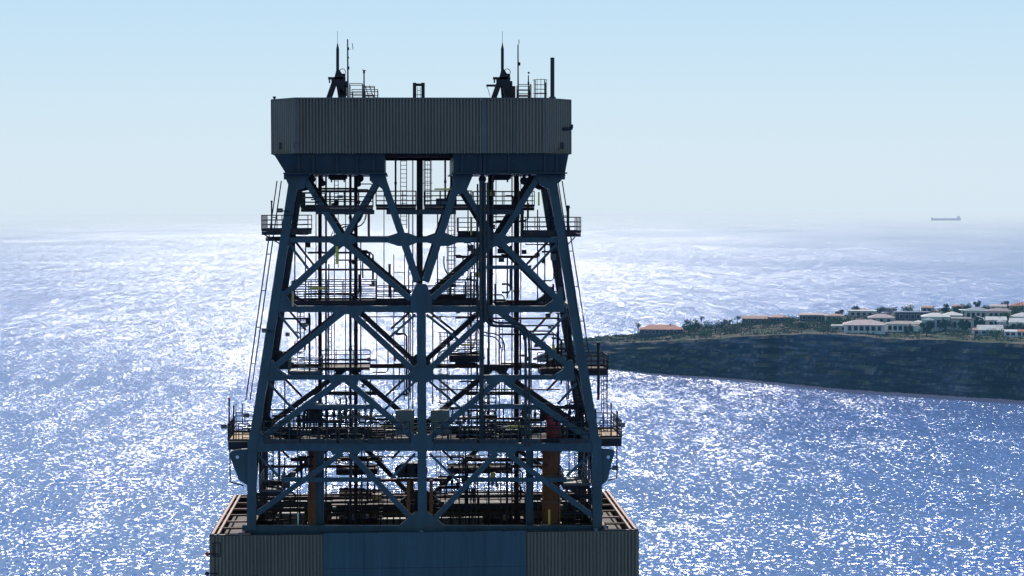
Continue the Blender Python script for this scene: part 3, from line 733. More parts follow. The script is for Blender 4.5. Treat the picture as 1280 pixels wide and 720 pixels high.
# valve clusters
def valves(px,y,Y,n,label,seed,sc=1.0,mat='dark'):
    random.seed(seed); c=pt(px,y,Y); t=thing('valve_cluster',c,label,'valves')
    m=MB(); m.tube([c+Vector((-n*.2*sc,0,.2)),c+Vector((n*.2*sc,0,.2))],.11*sc,8)
    m.tube([c+Vector((-n*.2*sc,.1,.9*sc)),c+Vector((n*.2*sc,.1,.9*sc))],.09*sc,8); m.build('header_pipe',mat,t)
    for i in range(n):
        x=(i-(n-1)/2)*.4*sc; h=random.uniform(.6,1.5)*sc
        MB().tube([c+Vector((x,0,-.3)),c+Vector((x,0,h))],.06*sc,6).box(c+Vector((x,0,h*.5)),(.2*sc,.2*sc,.26*sc)).build('valve_body',mat,t)
        k=MB(); q=c+Vector((x,-.12*sc,h)); ring=[q+Vector((.17*sc*math.cos(a),0,.17*sc*math.sin(a))) for a in [2*PI*j/10 for j in range(11)]]
        k.tube(ring,.025*sc,5,cap=False); k.tube([q-Vector((.17*sc,0,0)),q+Vector((.17*sc,0,0))],.02*sc,4); k.build('hand_wheel','dark' if i%2 else 'grey',t)
valves(388,528,4.4,5,'black valve cluster in front of the bluish cabinet',1,1.1)
valves(445,525,4.6,6,'valve cluster on the deck between the left winches',2,1.2,'grey')
valves(405,530,7,6,'dark valve cluster behind the bluish cabinet',3,1.3)
valves(576,526,6,4,'pale valve cluster right of the right grey cabinet',4,1.1,'galv')
valves(610,538,5,3,'dark valve cluster beside the blue framed ladder',5,1.2)
valves(665,528,6,4,'dark valve cluster left of the brown cabinet',6,1.2)
valves(708,528,5,4,'black valve cluster between red tank and right leg',7,1.3)
valves(336,638,6,4,'black valves and wheel at the left leg foot behind the base beam',8,1.4)
valves(728,645,6,5,'big black valve group at the right leg foot behind the base beam',9,1.6)
valves(565,612,9,5,'valve cluster in the lower right bay above the inner deck',10,1.1)
valves(382,586,6,3,'small valve stack beside the left orange cylinder',11,1.0)
# travelling block behind the centre column
c=pt(514,588,8); t=thing('travelling_block',pt(514,602,8),'big black hoisting block hanging behind the centre column foot','hoisting block')
MB().prism([c+Vector(v) for v in ((-1.1,0,-.5),(1.2,0,-.5),(1.3,0,.1),(.8,0,.6),(-.7,0,.65),(-1.2,0,.0))],1.2).build('block_body','black',t,bevel=.08)
for s in(-.8,0,.8): MB().tube([c+Vector((s,-.9,.1)),c+Vector((s,-.7,.1))],.5,14).build('block_sheave','dark',t)
MB().tube([c+Vector((0,0,-.7)),c+Vector((0,0,-2.3))],.22,10).build('hook_shank','rust',t)
MB().bar(c+Vector((-2.6,0,-.75)),c+Vector((2.8,0,-.75)),.22,.6).build('guide_beam','rust',t)
# tanks and pale gear standing on the inner deck, seen over the rim
def skid(px0,px1,y0,y1,Y,mat,label,n=3,name='equipment_skid'):
    a=pt(px0,y0,Y);b=pt(px1,y1,Y); t=thing(name,((a.x+b.x)/2,Y,b.z),label,'equipment'); W=b.x-a.x; Hh=a.z-b.z
    MB().box(((a.x+b.x)/2,Y+.6,b.z+Hh*.35),(W,1.2,Hh*.7)).build('casing',mat,t,bevel=.04)
    for i in range(n):
        x=a.x+W*(i+.5)/n
        MB().tube([(x,Y-.1,b.z),(x,Y-.1,a.z)],.07,6).build('riser_pipe','dark',t)
    MB().tube([(a.x,Y-.15,a.z-.1),(b.x,Y-.15,a.z-.1)],.09,6).build('top_pipe','galv',t)
skid(346,380,634,664,13,'clad','tan grey equipment skid behind the left bay base beam')
skid(414,470,640,668,15,'rust','long brown equipment skid behind the base beam in the left bay',4)
skid(472,512,642,668,14,'clad','grey ribbed equipment skid just left of the centre column foot',5)
skid(546,604,640,668,14,'clad','grey equipment skid right of the centre column foot',5)
skid(610,655,640,668,15,'rust','brown equipment skid in the right bay behind the base beam',4)
skid(424,478,612,626,17,'rust','far brown pipe skid near the back wall of the lower box, left',3)
skid(560,640,614,628,17,'dark','far dark pipe skid near the back wall of the lower box, right',4)
skid(326,356,600,606,8,'galv','pale pipe bundle above the left service landing',2)
skid(703,736,600,606,8,'galv','pale pipe bundle above the right service landing',2)
# coloured markers
def barobj(px0,y0,px1,y1,Y,w,mat,name,label,cat):
    a=pt(px0,y0,Y);b=pt(px1,y1,Y); W=w*(143+Y)/F
    t=thing(name,b,label,cat); MB().bar(a,b,W,.1).build('bar',mat,t)
    for f in (.12,.88): MB().box(a.lerp(b,f)+Vector((0,.1,0)),(W*.8 if abs(a.x-b.x)<.2 else .1,.12,.1)).build('clip','dark',t)
barobj(421,308,421,330,3.2,3,'yellow','safety_bar','yellow upright bar below the upper left brace crossing','bar')
barobj(387,360,407,360,5.8,2.4,'yellow','safety_bar','yellow level bar on the mid walkway railing','bar')
barobj(366,364,366,383,2.6,2.6,'wood','safety_bar','tan upright bar beside the left leg at mid height','bar')
barobj(543,236.5,566,236.5,3.9,2,'yellow','safety_bar','yellow level bar on the gate right of the centre pipe','bar')
barobj(589,271,589,294,6,2.4,'yellow','safety_bar','yellow upright bar on the small upper right platform','bar')
barobj(673.5,240,673.5,257,3,2,'yellow','safety_bar','yellow upright bar beside the right leg head','bar')
barobj(575,431,592,431,7.8,2.2,'yellow','safety_bar','pale yellow rail on the landing right of the centre column','bar')
barobj(635,533,647,533,3.9,2.6,'yellow','safety_bar','yellow level bar in front of the deck, longer one of two in the right bay','bar')
barobj(650,533,656,533,3.9,2.6,'yellow','safety_bar','short yellow level bar in front of the deck in the right bay','bar')
barobj(703,510.5,714,510.5,6,2.4,'yellow','safety_bar','yellow level bar above the deck beside the right leg','bar')
barobj(476,533,492,533,4.4,2.6,'yellow','safety_bar','yellow level bar on the deck left of the grey cabinets','bar')
barobj(372.7,641,372.7,662,3,1.8,'white','safety_bar','white upright bar at the base beam in the left bay','bar')
barobj(686.5,637,686.5,657,3,2.4,'yellow','safety_bar','pale yellow upright bar in front of the right orange cylinder','bar')
t,c,w_,h_=blockbox(465,477,618,626,12,.5,'orange','lifebuoy_box','pale orange box in the lower left bay','box'); MB().box(c+Vector((0,-.27,0)),(w_*.8,.04,h_*.7)).build('lid','wood',t)
# flood lamps
def flood(px,y,Y,dx,label):
    c=pt(px,y,Y); t=thing('flood_lamp',c,label,'lamp')
    MB().box(c,(.42,.35,.32)).build('lamp_housing','dark',t,bevel=.03)
    MB().box(c+Vector((0,-.18,-.02)),(.36,.02,.24)).build('lens','grey',t)
    MB().tube([c,c+Vector((dx,0,-.1))],.05,6).build('arm','dark',t)
flood(350,263,3.2,.7,'flood lamp on the left outrigger platform, upper tower')
flood(280,533,3.2,.6,'flood lamp sticking out left of the lower left landing')
flood(778,531,3.2,-.6,'flood lamp sticking out right of the lower right landing')
flood(308,519,3.0,.5,'flood lamp beside the left leg above the landing')
flood(769,585,3.2,-.6,'flood lamp low on the strut under the right landing')
flood(331,413,1.8,.6,'small lamp bracketed on the left leg above mid height')
# tall posts on the outriggers
for px,y0,y1,lab in ((286.5,498,549,'tall thin post with a red tip at the corner of the left landing'),(292,508,549,'tall thin post second from the left on the left landing'),(764,505,549,'thin post on the right landing'),(771.5,515,549,'thin outer post on the right landing'),(339.5,252,287,'dark corner post rising above the left upper platform'),(710,259,291,'thick corner post rising above the right upper platform'),(748,430,500,'dark upright post through the brown side landing')):
    a=pt(px,y0,4.2);b=pt(px,y1,4.2); t=thing('corner_post',b,lab,'post'); r=.11 if 'thick' in lab or 'upright' in lab else .06
    MB().tube([a,b],r,7).build('shaft','rust' if px==748 else 'dark',t); MB().sphere(a,r*1.5,7,5).build('tip','red' if 'red' in lab else 'dark',t)
a=pt(748,474,6);b=pt(739,492,6); 
# slung sloping stair seen edge-on at the right leg
t=thing('slanting_stair',pt(700,600,8),'narrow slanting stair flight behind the right leg','stair')
p,q=pt(722,480,9),pt(742,548,7); p2,q2=p+Vector((.0,.9,0)),q+Vector((0,.9,0))
for a,b in((p,q),(p2,q2)): MB().bar(a,b,.28,.06).build('stringer','blueB',t)
for i in range(1,16): 
    c=p.lerp(q,i/16); MB().box(c+Vector((0,.45,0)),(.5,.85,.05)).build('tread','rust',t)

# ------------------------------------------------------------------ roof gear
def spike(px,label,dirn=1):
    Y=6; apex=pt(px,94,Y); ft=lambda x:Vector((X(x,Y,122),Y,zt-.09))
    t=thing('lightning_mast',ft(px),label,'mast')
    tip=pt(px,53.5,Y); mid=pt(px,91,Y)
    MB().tube([mid,tip+Vector((0,0,-.5))],.12,10).build('mast_pole','dark',t)
    MB().tube([tip+Vector((0,0,-.5)),tip+Vector((0,0,.0))],.12,10,r2=.02).tube([tip,tip+Vector((0,0,.9))],.015,5).build('spike_tip','dark',t)
    MB().prism([apex+Vector(v) for v in((-.22,0,-.1),(-.1,0,.35),(.12,0,.45),(.35,0,.1),(.62,0,-.2),(.5,0,-1.3),(.05,0,-.8),(-.4,0,-.6))],.5).build('mast_foot','dark',t)
    MB().bar(apex+Vector((-.15,0,-.3)),ft(px-13),.42,.4).build('tripod_leg','dark',t)
    MB().bar(apex+Vector((.15,0,-.3)),ft(px+8),.5,.4).build('tripod_leg','dark',t)
    MB().bar(apex+Vector((0,.2,-.3)),ft(px+4)+Vector((0,1.8,0)),.35,.35).build('tripod_leg','dark',t)
    MB().box(apex+Vector((-.15,0,-.24)),(1.15,.5,.17)).box(apex+Vector((-.62,0,-.42)),(.1,.3,.35)).box(apex+Vector((.45,.1,-.0)),(.3,.3,.25)).build('cap_plate','dark',t)
    for k in(-.45,.5): MB().bar(apex+Vector((k,0,-.3)),apex+Vector((k*.9,0,-.9)),.08).build('hanger_strut','dark',t)
    c=apex+Vector((.38,0,.15)); ring=[c+Vector((.25*math.cos(a),0,.35*math.sin(a))) for a in [PI*j/8 for j in range(9)]]
    MB().tube(ring,.03,5).build('hoop','dark',t)
    # winch gear massed against the right foot
    MB().box(apex+Vector((.42,.1,-1.15)),(.55,.6,.9)).box(apex+Vector((.62,0,-.7)),(.3,.4,.5)).build('gear_box','dark',t,bevel=.04)
    return t
spike(422,'left lightning spike on a dark slanting foot on the crown roof')
t=spike(628,'right lightning spike on a dark slanting foot on the crown roof')
a=pt(628,107,6); MB().box(a+Vector((-.7,0,0)),(1.1,.3,.16)).bar(a+Vector((-1.2,0,0)),a+Vector((-.95,0,-.85)),.04).build('side_arm','dark',t)
MB().box(pt(640,115,6.2),(.5,.5,.9)).sphere(pt(634,95,6),.2,8,6).build('gear_box','rust',t)
def aerial(px,y0,Y,r,boxes,label,name='radio_aerial'):
    a=pt(px,y0,Y); b=Vector((a.x,Y,zt-.09)); t=thing(name,b,label,'aerial')
    MB().tube([a,b],r,6,r2=r*1.4).build('mast_pole','galv',t)
    for (yy,s,o) in boxes: MB().box(pt(px,yy,Y)+Vector((o,-.05,0)),(s,s,s*1.3)).build('sensor_box','dark',t)
    return t
t=aerial(434.5,49,7,.06,((61,.16,.04),(72,.1,.06),(85,.18,.05)),'tall thin aerial right of the left lightning spike, with a wind vane')
c=pt(434.5,62,7); MB().tube([c+Vector((0,0,.05)),c+Vector((.42,0,.05))],.015,4).tube([c+Vector((.42,0,-.0)),c+Vector((.36,0,.5))],.025,4).build('wind_vane','galv',t)
t=aerial(647.5,56,7,.055,((80,.2,.08),),'tall thin aerial right of the right lightning spike'); c=pt(647.5,56,7)
MB().tube([c,c+Vector((.08,0,.1)),c+Vector((.07,0,.4))],.03,4).build('whip','dark',t)
t=aerial(455,91,8,.06,((90,.16,.0),),'short aerial with a cup at its tip in the left roof railing'); c=pt(455,89,8)
MB().tube([c+Vector((-.15,0,.1)),c+Vector((.15,0,.05))],.03,5).build('cup_arm','dark',t)
t=aerial(660.5,94,8,.05,((104,.14,.0),),'short aerial with a small ball tip in the right roof railing'); MB().sphere(pt(660.8,91,8),.09,7,5).build('ball_tip','dark',t)
# roof railings and cages
def roofrail(px0,px1,y0,Y0,Y1,label,pts=None):
    x0,x1=X(px0,Y0,122),X(px1,Y0,122); zz=zt-.09; h=Z(y0,Y0)-zz
    t=thing('roof_railing',((x0+x1)/2,Y0,zz),label,'railing')
    for P in (((x0,Y0),(x1,Y0)),((x1,Y0),(x1,Y1)),((x0,Y1),(x1,Y1))):
        m=MB(); railing(m,[(P[0][0],P[0][1],zz),(P[1][0],P[1][1],zz)],h,.8,.03,1); m.build('rail_panel','dark',t)
roofrail(437,453,104.5,6,8,'taller railing on the roof right of the left spike')
roofrail(440,472,112,5,7.5,'low railing with rounded ends on the roof left half')
roofrail(455,468,108,8,9.5,'small square railing around the short left aerial')
roofrail(648,664,105.5,6,8,'railing on the roof right of the right spike')
roofrail(647,662,112,5,6,'low railing in front of the right spike')
t=ladder(Vector((X(675,6,122),6,Z(100,6))),Vector((X(675,6,122),6,zt-.4)),.75,'caged ladder head standing up from the roof beside the tall pipe',cage=True,r=.04)
MB().tube([pt(681.5,103,6),pt(681.5,123,6)],.09,6).build('post','dark',t)
ladder(pt(459,107,5.4),pt(464,122,5.4),.35,'small slanting roof ladder among the left railings',r=.035)
t=thing('exhaust_pipe',pt(690.5,123,5),'plain dark vent pipe standing at the right end of the roof','pipe')
MB().tube([pt(690.5,72,5),pt(690.5,124,5)],.16,12).build('stack','navy',t); MB().tube([pt(690.5,121,5),pt(690.5,124,5)],.26,12).build('collar','navy',t)
t=thing('roof_frame',pt(523.5,123,7),'dark goalpost frame on the middle of the roof with a little ladder inside','frame')
for px in (518.2,528.8): MB().bar(pt(px,103.5,7),pt(px,124.5,7),.27,.3).build('post','dark',t)
MB().bar(pt(516,106,7),pt(531,106,7),.2,.25).build('crossbar','dark',t); MB().bar(pt(520,118.5,7),pt(527,118.5,7),.05).bar(pt(522,109,7),pt(522,122,7),.04).bar(pt(525.4,109,7),pt(525.4,122,7),.04).bar(pt(522,113,7),pt(525.4,113,7),.04).build('inner_ladder','dark',t)
t=thing('beacon_lamp',pt(343,126,4.2),'tiny beacon lamp on the left corner of the crown roof','lamp')
MB().tube([pt(343,126,4.2),pt(343,121.5,4.2)],.09,8).build('lamp_body','dark',t); MB().box(pt(343,121.3,4.2),(.24,.24,.08)).build('lamp_cap','dark',t)

# teal railing that stands in front of the working deck, bay by bay
for px0,px1,lab in ((330,372,'teal railing in front of the working deck beside the left leg'),(376,420,'teal railing in front of the deck below the black valves'),(424,456,'teal railing in front of the deck in the middle of the left bay'),(460,512,'teal railing in front of the deck just left of the centre column'),
        (542,596,'teal railing in front of the deck just right of the centre column'),(600,648,'teal railing in front of the deck by the yellow bars'),(652,676,'teal railing in front of the deck left of the red tank'),(700,736,'teal railing in front of the deck between red tank and right leg')):
    a=pt(px0,552,1.9); b=pt(px1,552,1.9); t=thing('deck_railing',(a+b)/2,lab,'railing')
    m=MB(); railing(m,[a,b],1.5,.62,.045,2); m.build('rail_panel','blueB',t)
    MB().bar(a+Vector((0,0,.05)),b+Vector((0,0,.05)),.3,.05).build('kick_plate','blueB',t)
    MB().box((a+b)/2+Vector((0,.45,-.1)),((b-a).length,.9,.08)).build('walk_plate','rust',t)
# pipe racks: bundles of level and upright pipes with elbows
def rack(px0,px1,y0,y1,Y,n,seed,label,mat='dark'):
    rnd=random.Random(seed); a=pt(px0,y1,Y); t=thing('pipe_rack',a,label,'pipes')
    for i in range(n):
        xa=rnd.uniform(px0,px1-8); xb=rnd.uniform(xa+8,px1); yy=rnd.uniform(y0,y1); y2=rnd.uniform(y0,y1); dy=rnd.uniform(-.5,.5)
        P=pp([(xa,yy),(xb-3,yy),(xb,yy+(3 if y2>yy else -3)),(xb,y2)],Y+dy)
        MB().tube(P,rnd.choice((.05,.06,.09)),6).build('pipe',rnd.choice((mat,'rust','blueB','dark')),t)
    for i in range(5):
        c=pt(rnd.uniform(px0,px1),rnd.uniform((y0+y1)/2 if y1-y0<60 else y0,y1),Y-.3); w_=rnd.uniform(.18,.5)
        MB().box(c,(w_,.25,rnd.uniform(.2,.5))).build('junction_box',rnd.choice(('galv','cabinet','rust','brown','dark','white' if rnd.random()<.4 else 'galv','yellow' if rnd.random()<.5 else 'blueB')),t)
    return t
rack(335,395,388,470,8,6,21,'thin pipes in the left bay between mid beam and lower beam')
rack(450,515,388,500,8,7,22,'thin pipes left of the centre column above the cabinets')
rack(540,600,300,400,9,7,23,'pipes around the caged ladder right of the V')
rack(640,700,300,380,9,6,24,'pipes in the right bay above the mid beam')
rack(620,700,400,470,9,7,25,'pipes in the right bay behind the bent blue pipes')
rack(380,470,300,380,9,7,26,'pipes in the left bay above the mid beam')
rack(335,380,512,550,7,8,1,'tangle of pipes on the working deck beside the left leg')
rack(405,440,505,550,8,9,2,'tangle of pipes on the working deck right of the bluish cabinet')
rack(440,492,515,552,8,10,3,'tangle of pipes on the working deck left of the left grey cabinet','rust')
rack(564,605,512,552,8,9,4,'tangle of pipes on the working deck right of the right grey cabinet')
rack(605,660,505,552,7,12,5,'tangle of pipes on the working deck behind the blue framed ladder')
rack(664,735,502,552,8,12,6,'tangle of pipes around the red tank on the working deck')
rack(330,380,565,655,8,8,7,'drop pipes under the deck beside the left leg foot')
rack(405,470,568,655,9,9,8,'drop pipes under the deck in the lower left bay')
rack(545,600,568,655,8,9,9,'drop pipes under the deck just right of the centre column')
rack(600,660,568,655,9,10,10,'drop pipes under the deck in the lower right bay')
rack(700,745,500,655,9,10,11,'drop pipes behind the right leg')
rack(590,660,228,300,8,10,12,'pipes crowded behind the blue pipe in the upper right bay')
rack(590,640,300,400,7,9,13,'pipes behind the blue pipe between the upper and middle beams')
rack(380,470,226,262,8,6,14,'pipes under the left girder in the upper left bay')
rack(566,612,400,550,7,7,15,'thin pipes between the landing and the deck right of centre')
rack(684,716,390,500,9,8,16,'pipes clamped along the rear right leg')
# winding pipes bundled in front of the right bay
for px,y0,y1,Y,r_,lab in ((597,230,405,3,.07,'slim pipe left of the long blue pipe, upper half'),(593,300,372,4,.05,'slim short pipe two steps left of the long blue pipe'),(616,217,300,3,.07,'slim pipe right of the long blue pipe under the girder'),(664,415,556,3,.05,'slim pipe right of the bent blue pipes'),(648,228,372,5,.07,'slim pipe right of the thick brown rail')):
    o=MB().tube([pt(px,y0,Y),pt(px,y1,Y)],r_,7).build('standpipe','blueB'); tag(o,lab,'pipe')
# ================================================================== HEADLAND
def proj(P):
    v=RM.transposed()@(Vector(P)-CAM); return 640+F*v.x/-v.z, 360-F*v.y/-v.z
def interp(x,T,j):
    for a,b in zip(T,T[1:]):
        if x<=b[0] or b is T[-1]:
            f=min(1,max(0,(x-a[0])/(b[0]-a[0]))); return a[j]+(b[j]-a[j])*f
# pixel column, waterline, cliff edge, far edge of the land, width of the land in metres
LT=[(666,449.5,449,448.5,4),(674,451,445,444,9),(688,452,439.5,438,14),(700,453,434,431.5,20),(718,455,429,425.5,28),(737,457.5,427,423,36),(762,460.7,429,420,44),(800,465,428.5,416.5,55),(836,468,426.5,413,66),(897,471.5,423.5,407,90),
    (930,474,420.5,403,105),(1000,480.7,417.8,397.5,135),(1052,486,418,394.5,155),(1076,487.5,420.5,393,165),(1131,491,425,390,185),(1164,493,424,387.5,195),(1210,496,427,385,210),(1280,500,430,380.5,235),(1400,508,436,377,250),(1640,524,448,376,260)]
def dir2(px):
    d=ray(px,440); v=Vector((d.x,d.y,0)); return v.normalized()
def z_of(px,py,dist):
    d=ray(px,py); return H+d.z/math.hypot(d.x,d.y)*dist
def col_data(px):
    yw=interp(px,LT,1); P=onZ(px,yw,0); D=math.hypot(P.x-CAM.x,P.y-CAM.y)
    w_=interp(px,LT,4); c=7+ (0 if w_>12 else -5)
    zc=z_of(px,interp(px,LT,2)+1.2*noise.noise(Vector((px*.045,0,3))),D+c); zb=z_of(px,interp(px,LT,3),D+c+w_)
    return D,c,w_,max(zc,.5),max(zb,.4)
def ground(px,t):
    D,c,w_,zc,zb=col_data(px); d=D+c+w_*t; u=dir2(px)
    z=zc+(zb-zc)*t + .9*math.sin(PI*t)*noise.noise(Vector((px*.02,t*4,7)))
    return Vector((CAM.x+u.x*d,CAM.y+u.y*d,z))
def place(px,py):
    """the spot of the headland's top that the photo shows at this pixel"""
    lo,hi=0.0,1.0
    for _ in range(24):
        mid=(lo+hi)/2
        if proj(ground(px,mid))[1]>py: lo=mid
        else: hi=mid
    return ground(px,max(.02,lo))
def hazed(m,f=.045,hc=(.22,.60,1.1,1)):  # distance haze painted into a material as a fixed share of emission
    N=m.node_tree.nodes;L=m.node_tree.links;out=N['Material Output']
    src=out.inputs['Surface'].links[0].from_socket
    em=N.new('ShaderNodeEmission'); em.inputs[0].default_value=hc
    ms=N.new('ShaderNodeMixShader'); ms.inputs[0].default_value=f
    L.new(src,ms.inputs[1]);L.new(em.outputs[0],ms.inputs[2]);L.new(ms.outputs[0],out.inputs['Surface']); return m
def land_mat():
    m,N,L,b=new_mat('headland_rock_and_dry_ground')
    geo=N.new('ShaderNodeNewGeometry'); sp=N.new('ShaderNodeSeparateXYZ'); L.new(geo.outputs['Normal'],sp.inputs[0])
    def nz(sc,scale,det,rough=.6):
        mp=N.new('ShaderNodeMapping'); mp.inputs['Scale'].default_value=sc; L.new(geo.outputs['Position'],mp.inputs[0])
        n=N.new('ShaderNodeTexNoise'); n.inputs['Scale'].default_value=scale; n.inputs['Detail'].default_value=det; n.inputs['Roughness'].default_value=rough; L.new(mp.outputs[0],n.inputs['Vector']); return n
    def ramp(n,els):
        c=N.new('ShaderNodeValToRGB'); L.new(n.outputs['Fac'],c.inputs[0]); e=c.color_ramp.elements
        e[0].position,e[0].color=els[0][0],els[0][1]+(1,); e[1].position,e[1].color=els[-1][0],els[-1][1]+(1,)
        for p,c_ in els[1:-1]: q=e.new(p); q.color=c_+(1,)
        return c
    rock=ramp(nz((.12,.12,1.0),.5,8,.65),[(.3,(.008,.016,.030)),(.45,(.026,.040,.062)),(.55,(.060,.070,.088)),(.64,(.17,.165,.165))])
    top=ramp(nz((1,1,.2),.09,7,.65),[(.34,(.055,.085,.045)),(.46,(.085,.11,.06)),(.54,(.22,.18,.14)),(.66,(.36,.28,.23))])
    mr=N.new('ShaderNodeMapRange'); mr.inputs[1].default_value=.55; mr.inputs[2].default_value=.85; L.new(sp.outputs['Z'],mr.inputs[0])
    mx=N.new('ShaderNodeMix'); mx.data_type='RGBA'; L.new(mr.outputs[0],mx.inputs[0]); L.new(rock.outputs[0],mx.inputs[6]); L.new(top.outputs[0],mx.inputs[7])
    big=N.new('ShaderNodeMapRange'); big.inputs[1].default_value=.38; big.inputs[2].default_value=.66; big.inputs[3].default_value=.55; big.inputs[4].default_value=1.9
    L.new(nz((1,1,.5),.045,5).outputs['Fac'],big.inputs[0]); vm=N.new('ShaderNodeVectorMath'); vm.operation='SCALE'; L.new(rock.outputs[0],vm.inputs[0]); L.new(big.outputs[0],vm.inputs['Scale']); L.new(vm.outputs[0],mx.inputs[6])
    L.new(mx.outputs[2],b.inputs['Base Color']); b.inputs['Roughness'].default_value=.95; b.inputs['Specular IOR Level'].default_value=.1
    bp=N.new('ShaderNodeBump'); bp.inputs['Strength'].default_value=.8; bp.inputs['Distance'].default_value=4.0
    L.new(nz((.3,.3,1),.6,6).outputs['Fac'],bp.inputs['Height']); L.new(bp.outputs[0],b.inputs['Normal'])
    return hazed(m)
cols=[666+i*1.9 for i in range(int((1640-666)/1.9))]
NR,NP=16,26
vs=[];fs=[]
for px in cols:
    D,c,w_,zc,zb=col_data(px); u=dir2(px); s=px
    foot=4.0*noise.noise(Vector((px*.035,1,0)))+1.2*noise.noise(Vector((px*.16,2,0)))
    foot*=min(1,w_/30)
    for k in range(NR):
        f=k/(NR-1)
        prof=f**1.5*c*.9
        led=(1.3*noise.noise(Vector((px*.05,0,f*7)))+.8*noise.noise(Vector((px*.18,5,f*13)))+.9*noise.noise(Vector((px*.012,9,f*15))))*math.sin(PI*min(1,f*1.02))*min(1,w_/30)
        d=D+prof+led*4.2+foot*(1-f)+ (0 if k<NR-1 else .8)
        z=-1.5+(zc+1.5)*f**.92
        if k==0: d-=1.5
        if k==1: d-=1.0*noise.noise(Vector((px*.2,3,3)))
        vs.append((CAM.x+u.x*d,CAM.y+u.y*d,z))
    for k in range(1,NP+1):
        vs.append(tuple(ground(px,k/NP)+Vector((0,0,.25*noise.noise(Vector((px*.3,k*.9,1)))))))
    d=D+c+w_+5+2*noise.noise(Vector((px*.1,0,0)))
    vs.append((CAM.x+u.x*d,CAM.y+u.y*d,zb*.3)); vs.append((CAM.x+u.x*(d+4),CAM.y+u.y*(d+4),-2))
M=NR+NP+2
for i in range(len(cols)-1):
    for k in range(M-1): fs.append((i*M+k,(i+1)*M+k,(i+1)*M+k+1,i*M+k+1))
me=bpy.data.meshes.new('headland_terrain'); me.from_pydata(vs,[],fs); me.materials.append(land_mat())
for p in me.polygons: p.use_smooth=False
o=bpy.data.objects.new('headland_terrain',me); COL.objects.link(o); tag(o,kind='structure')
# foam and wet boulders at the cliff foot
random.seed(3)
m=MB()
for i in range(800):
    px=random.uniform(690,1330); yw=interp(px,LT,1); P=onZ(px,yw,0); u=dir2(px); q=P-u*random.uniform(-1,2.5)
    q+=Vector((0,0,random.uniform(-.2,.4))); r=random.uniform(.4,1.2)*(2.2 if random.random()<.15 else 1)
    vs_=[q+Vector((random.uniform(-1,1)*r,random.uniform(-1,1)*r,random.uniform(-.4,.8)*r)) for _ in range(6)]
    m.add(vs_,[(0,1,2),(0,2,3),(0,3,4),(1,2,5),(2,3,5),(3,4,5),(0,1,4),(1,4,5)])
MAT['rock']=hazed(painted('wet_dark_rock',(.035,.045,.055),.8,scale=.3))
o=m.build('shore_rocks','rock'); tag(o,'dark wet boulders heaped along the foot of the cliff','rocks',kind='stuff')

# ---------------------------------------------------------------- plants
def leafmat(name,col,var=.5):
    m,N,L,b=new_mat(name); geo=N.new('ShaderNodeNewGeometry')
    n=N.new('ShaderNodeTexNoise'); n.inputs['Scale'].default_value=.5; n.inputs['Detail'].default_value=5; L.new(geo.outputs['Position'],n.inputs['Vector'])
    mr=N.new('ShaderNodeMapRange'); mr.inputs[1].default_value=.35; mr.inputs[2].default_value=.65; L.new(n.outputs['Fac'],mr.inputs[0])
    mx=N.new('ShaderNodeMix'); mx.data_type='RGBA'; L.new(mr.outputs[0],mx.inputs[0])
    mx.inputs[6].default_value=tuple(c*(1-var) for c in col)+(1,); mx.inputs[7].default_value=tuple(c*(1+var) for c in col)+(1,)
    L.new(mx.outputs[2],b.inputs['Base Color']); b.inputs['Roughness'].default_value=.8; b.inputs['Specular IOR Level'].default_value=.15
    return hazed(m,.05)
MAT['leafD']=leafmat('dark_green_foliage',(.045,.080,.045)); MAT['leafM']=leafmat('mid_green_foliage',(.085,.15,.05)); MAT['leafO']=leafmat('olive_green_foliage',(.11,.12,.065)); MAT['bark']=hazed(painted('tree_bark',(.09,.07,.055),.9))
MAT['scrub']=leafmat('coastal_scrub',(.075,.105,.06),.6)
def quad(m,c,s,rnd=random):
    n=Vector((rnd.gauss(0,1),rnd.gauss(0,1),rnd.gauss(.4,1))).normalized(); a=n.orthogonal().normalized(); b_=n.cross(a); th=rnd.random()*PI
    a,b_=a*math.cos(th)+b_*math.sin(th),b_*math.cos(th)-a*math.sin(th)
    m.add([c+a*s,c+b_*s*.6,c-a*s,c-b_*s*.6],[(0,1,2,3)])
def tree(h,w_,mat,seed,loc,label):
    rnd=random.Random(seed); t=thing('broadleaf_tree',loc,label,'tree','trees on the headland'); L0=Vector(loc)
    m=MB(); top=L0+Vector((0,0,h*.6)); m.tube([L0-Vector((0,0,.5)),L0+Vector((.1,0,h*.3)),top],.05*h,7,r2=.02*h)
    lumps=[]; fx=rnd.uniform(.75,1.35); fz=rnd.uniform(.8,1.15); off=rnd.uniform(-.2,.2)*w_
    for i in range(7):
        a=2*PI*i/7+rnd.random(); rr=w_*.28*rnd.uniform(.5,1.15)
        c=L0+Vector((math.cos(a)*rr*fx+off*(i%2),math.sin(a)*rr,h*fz*rnd.uniform(.28,.88))); lumps.append((c,w_*rnd.uniform(.12,.30)))
        m.tube([L0+Vector((0,0,h*.3)),c],.02*h,5,r2=.008*h)
    m.build('trunk','bark',t); k=MB()
    for c,r in lumps:
        for _ in range(110):
            v=Vector((rnd.gauss(0,1),rnd.gauss(0,1),rnd.gauss(0,.8))).normalized()*r*rnd.uniform(.55,1.1); quad(k,c+v,rnd.uniform(.2,.45)*max(.8,h/6),rnd)
    k.build('crown',mat,t); return t
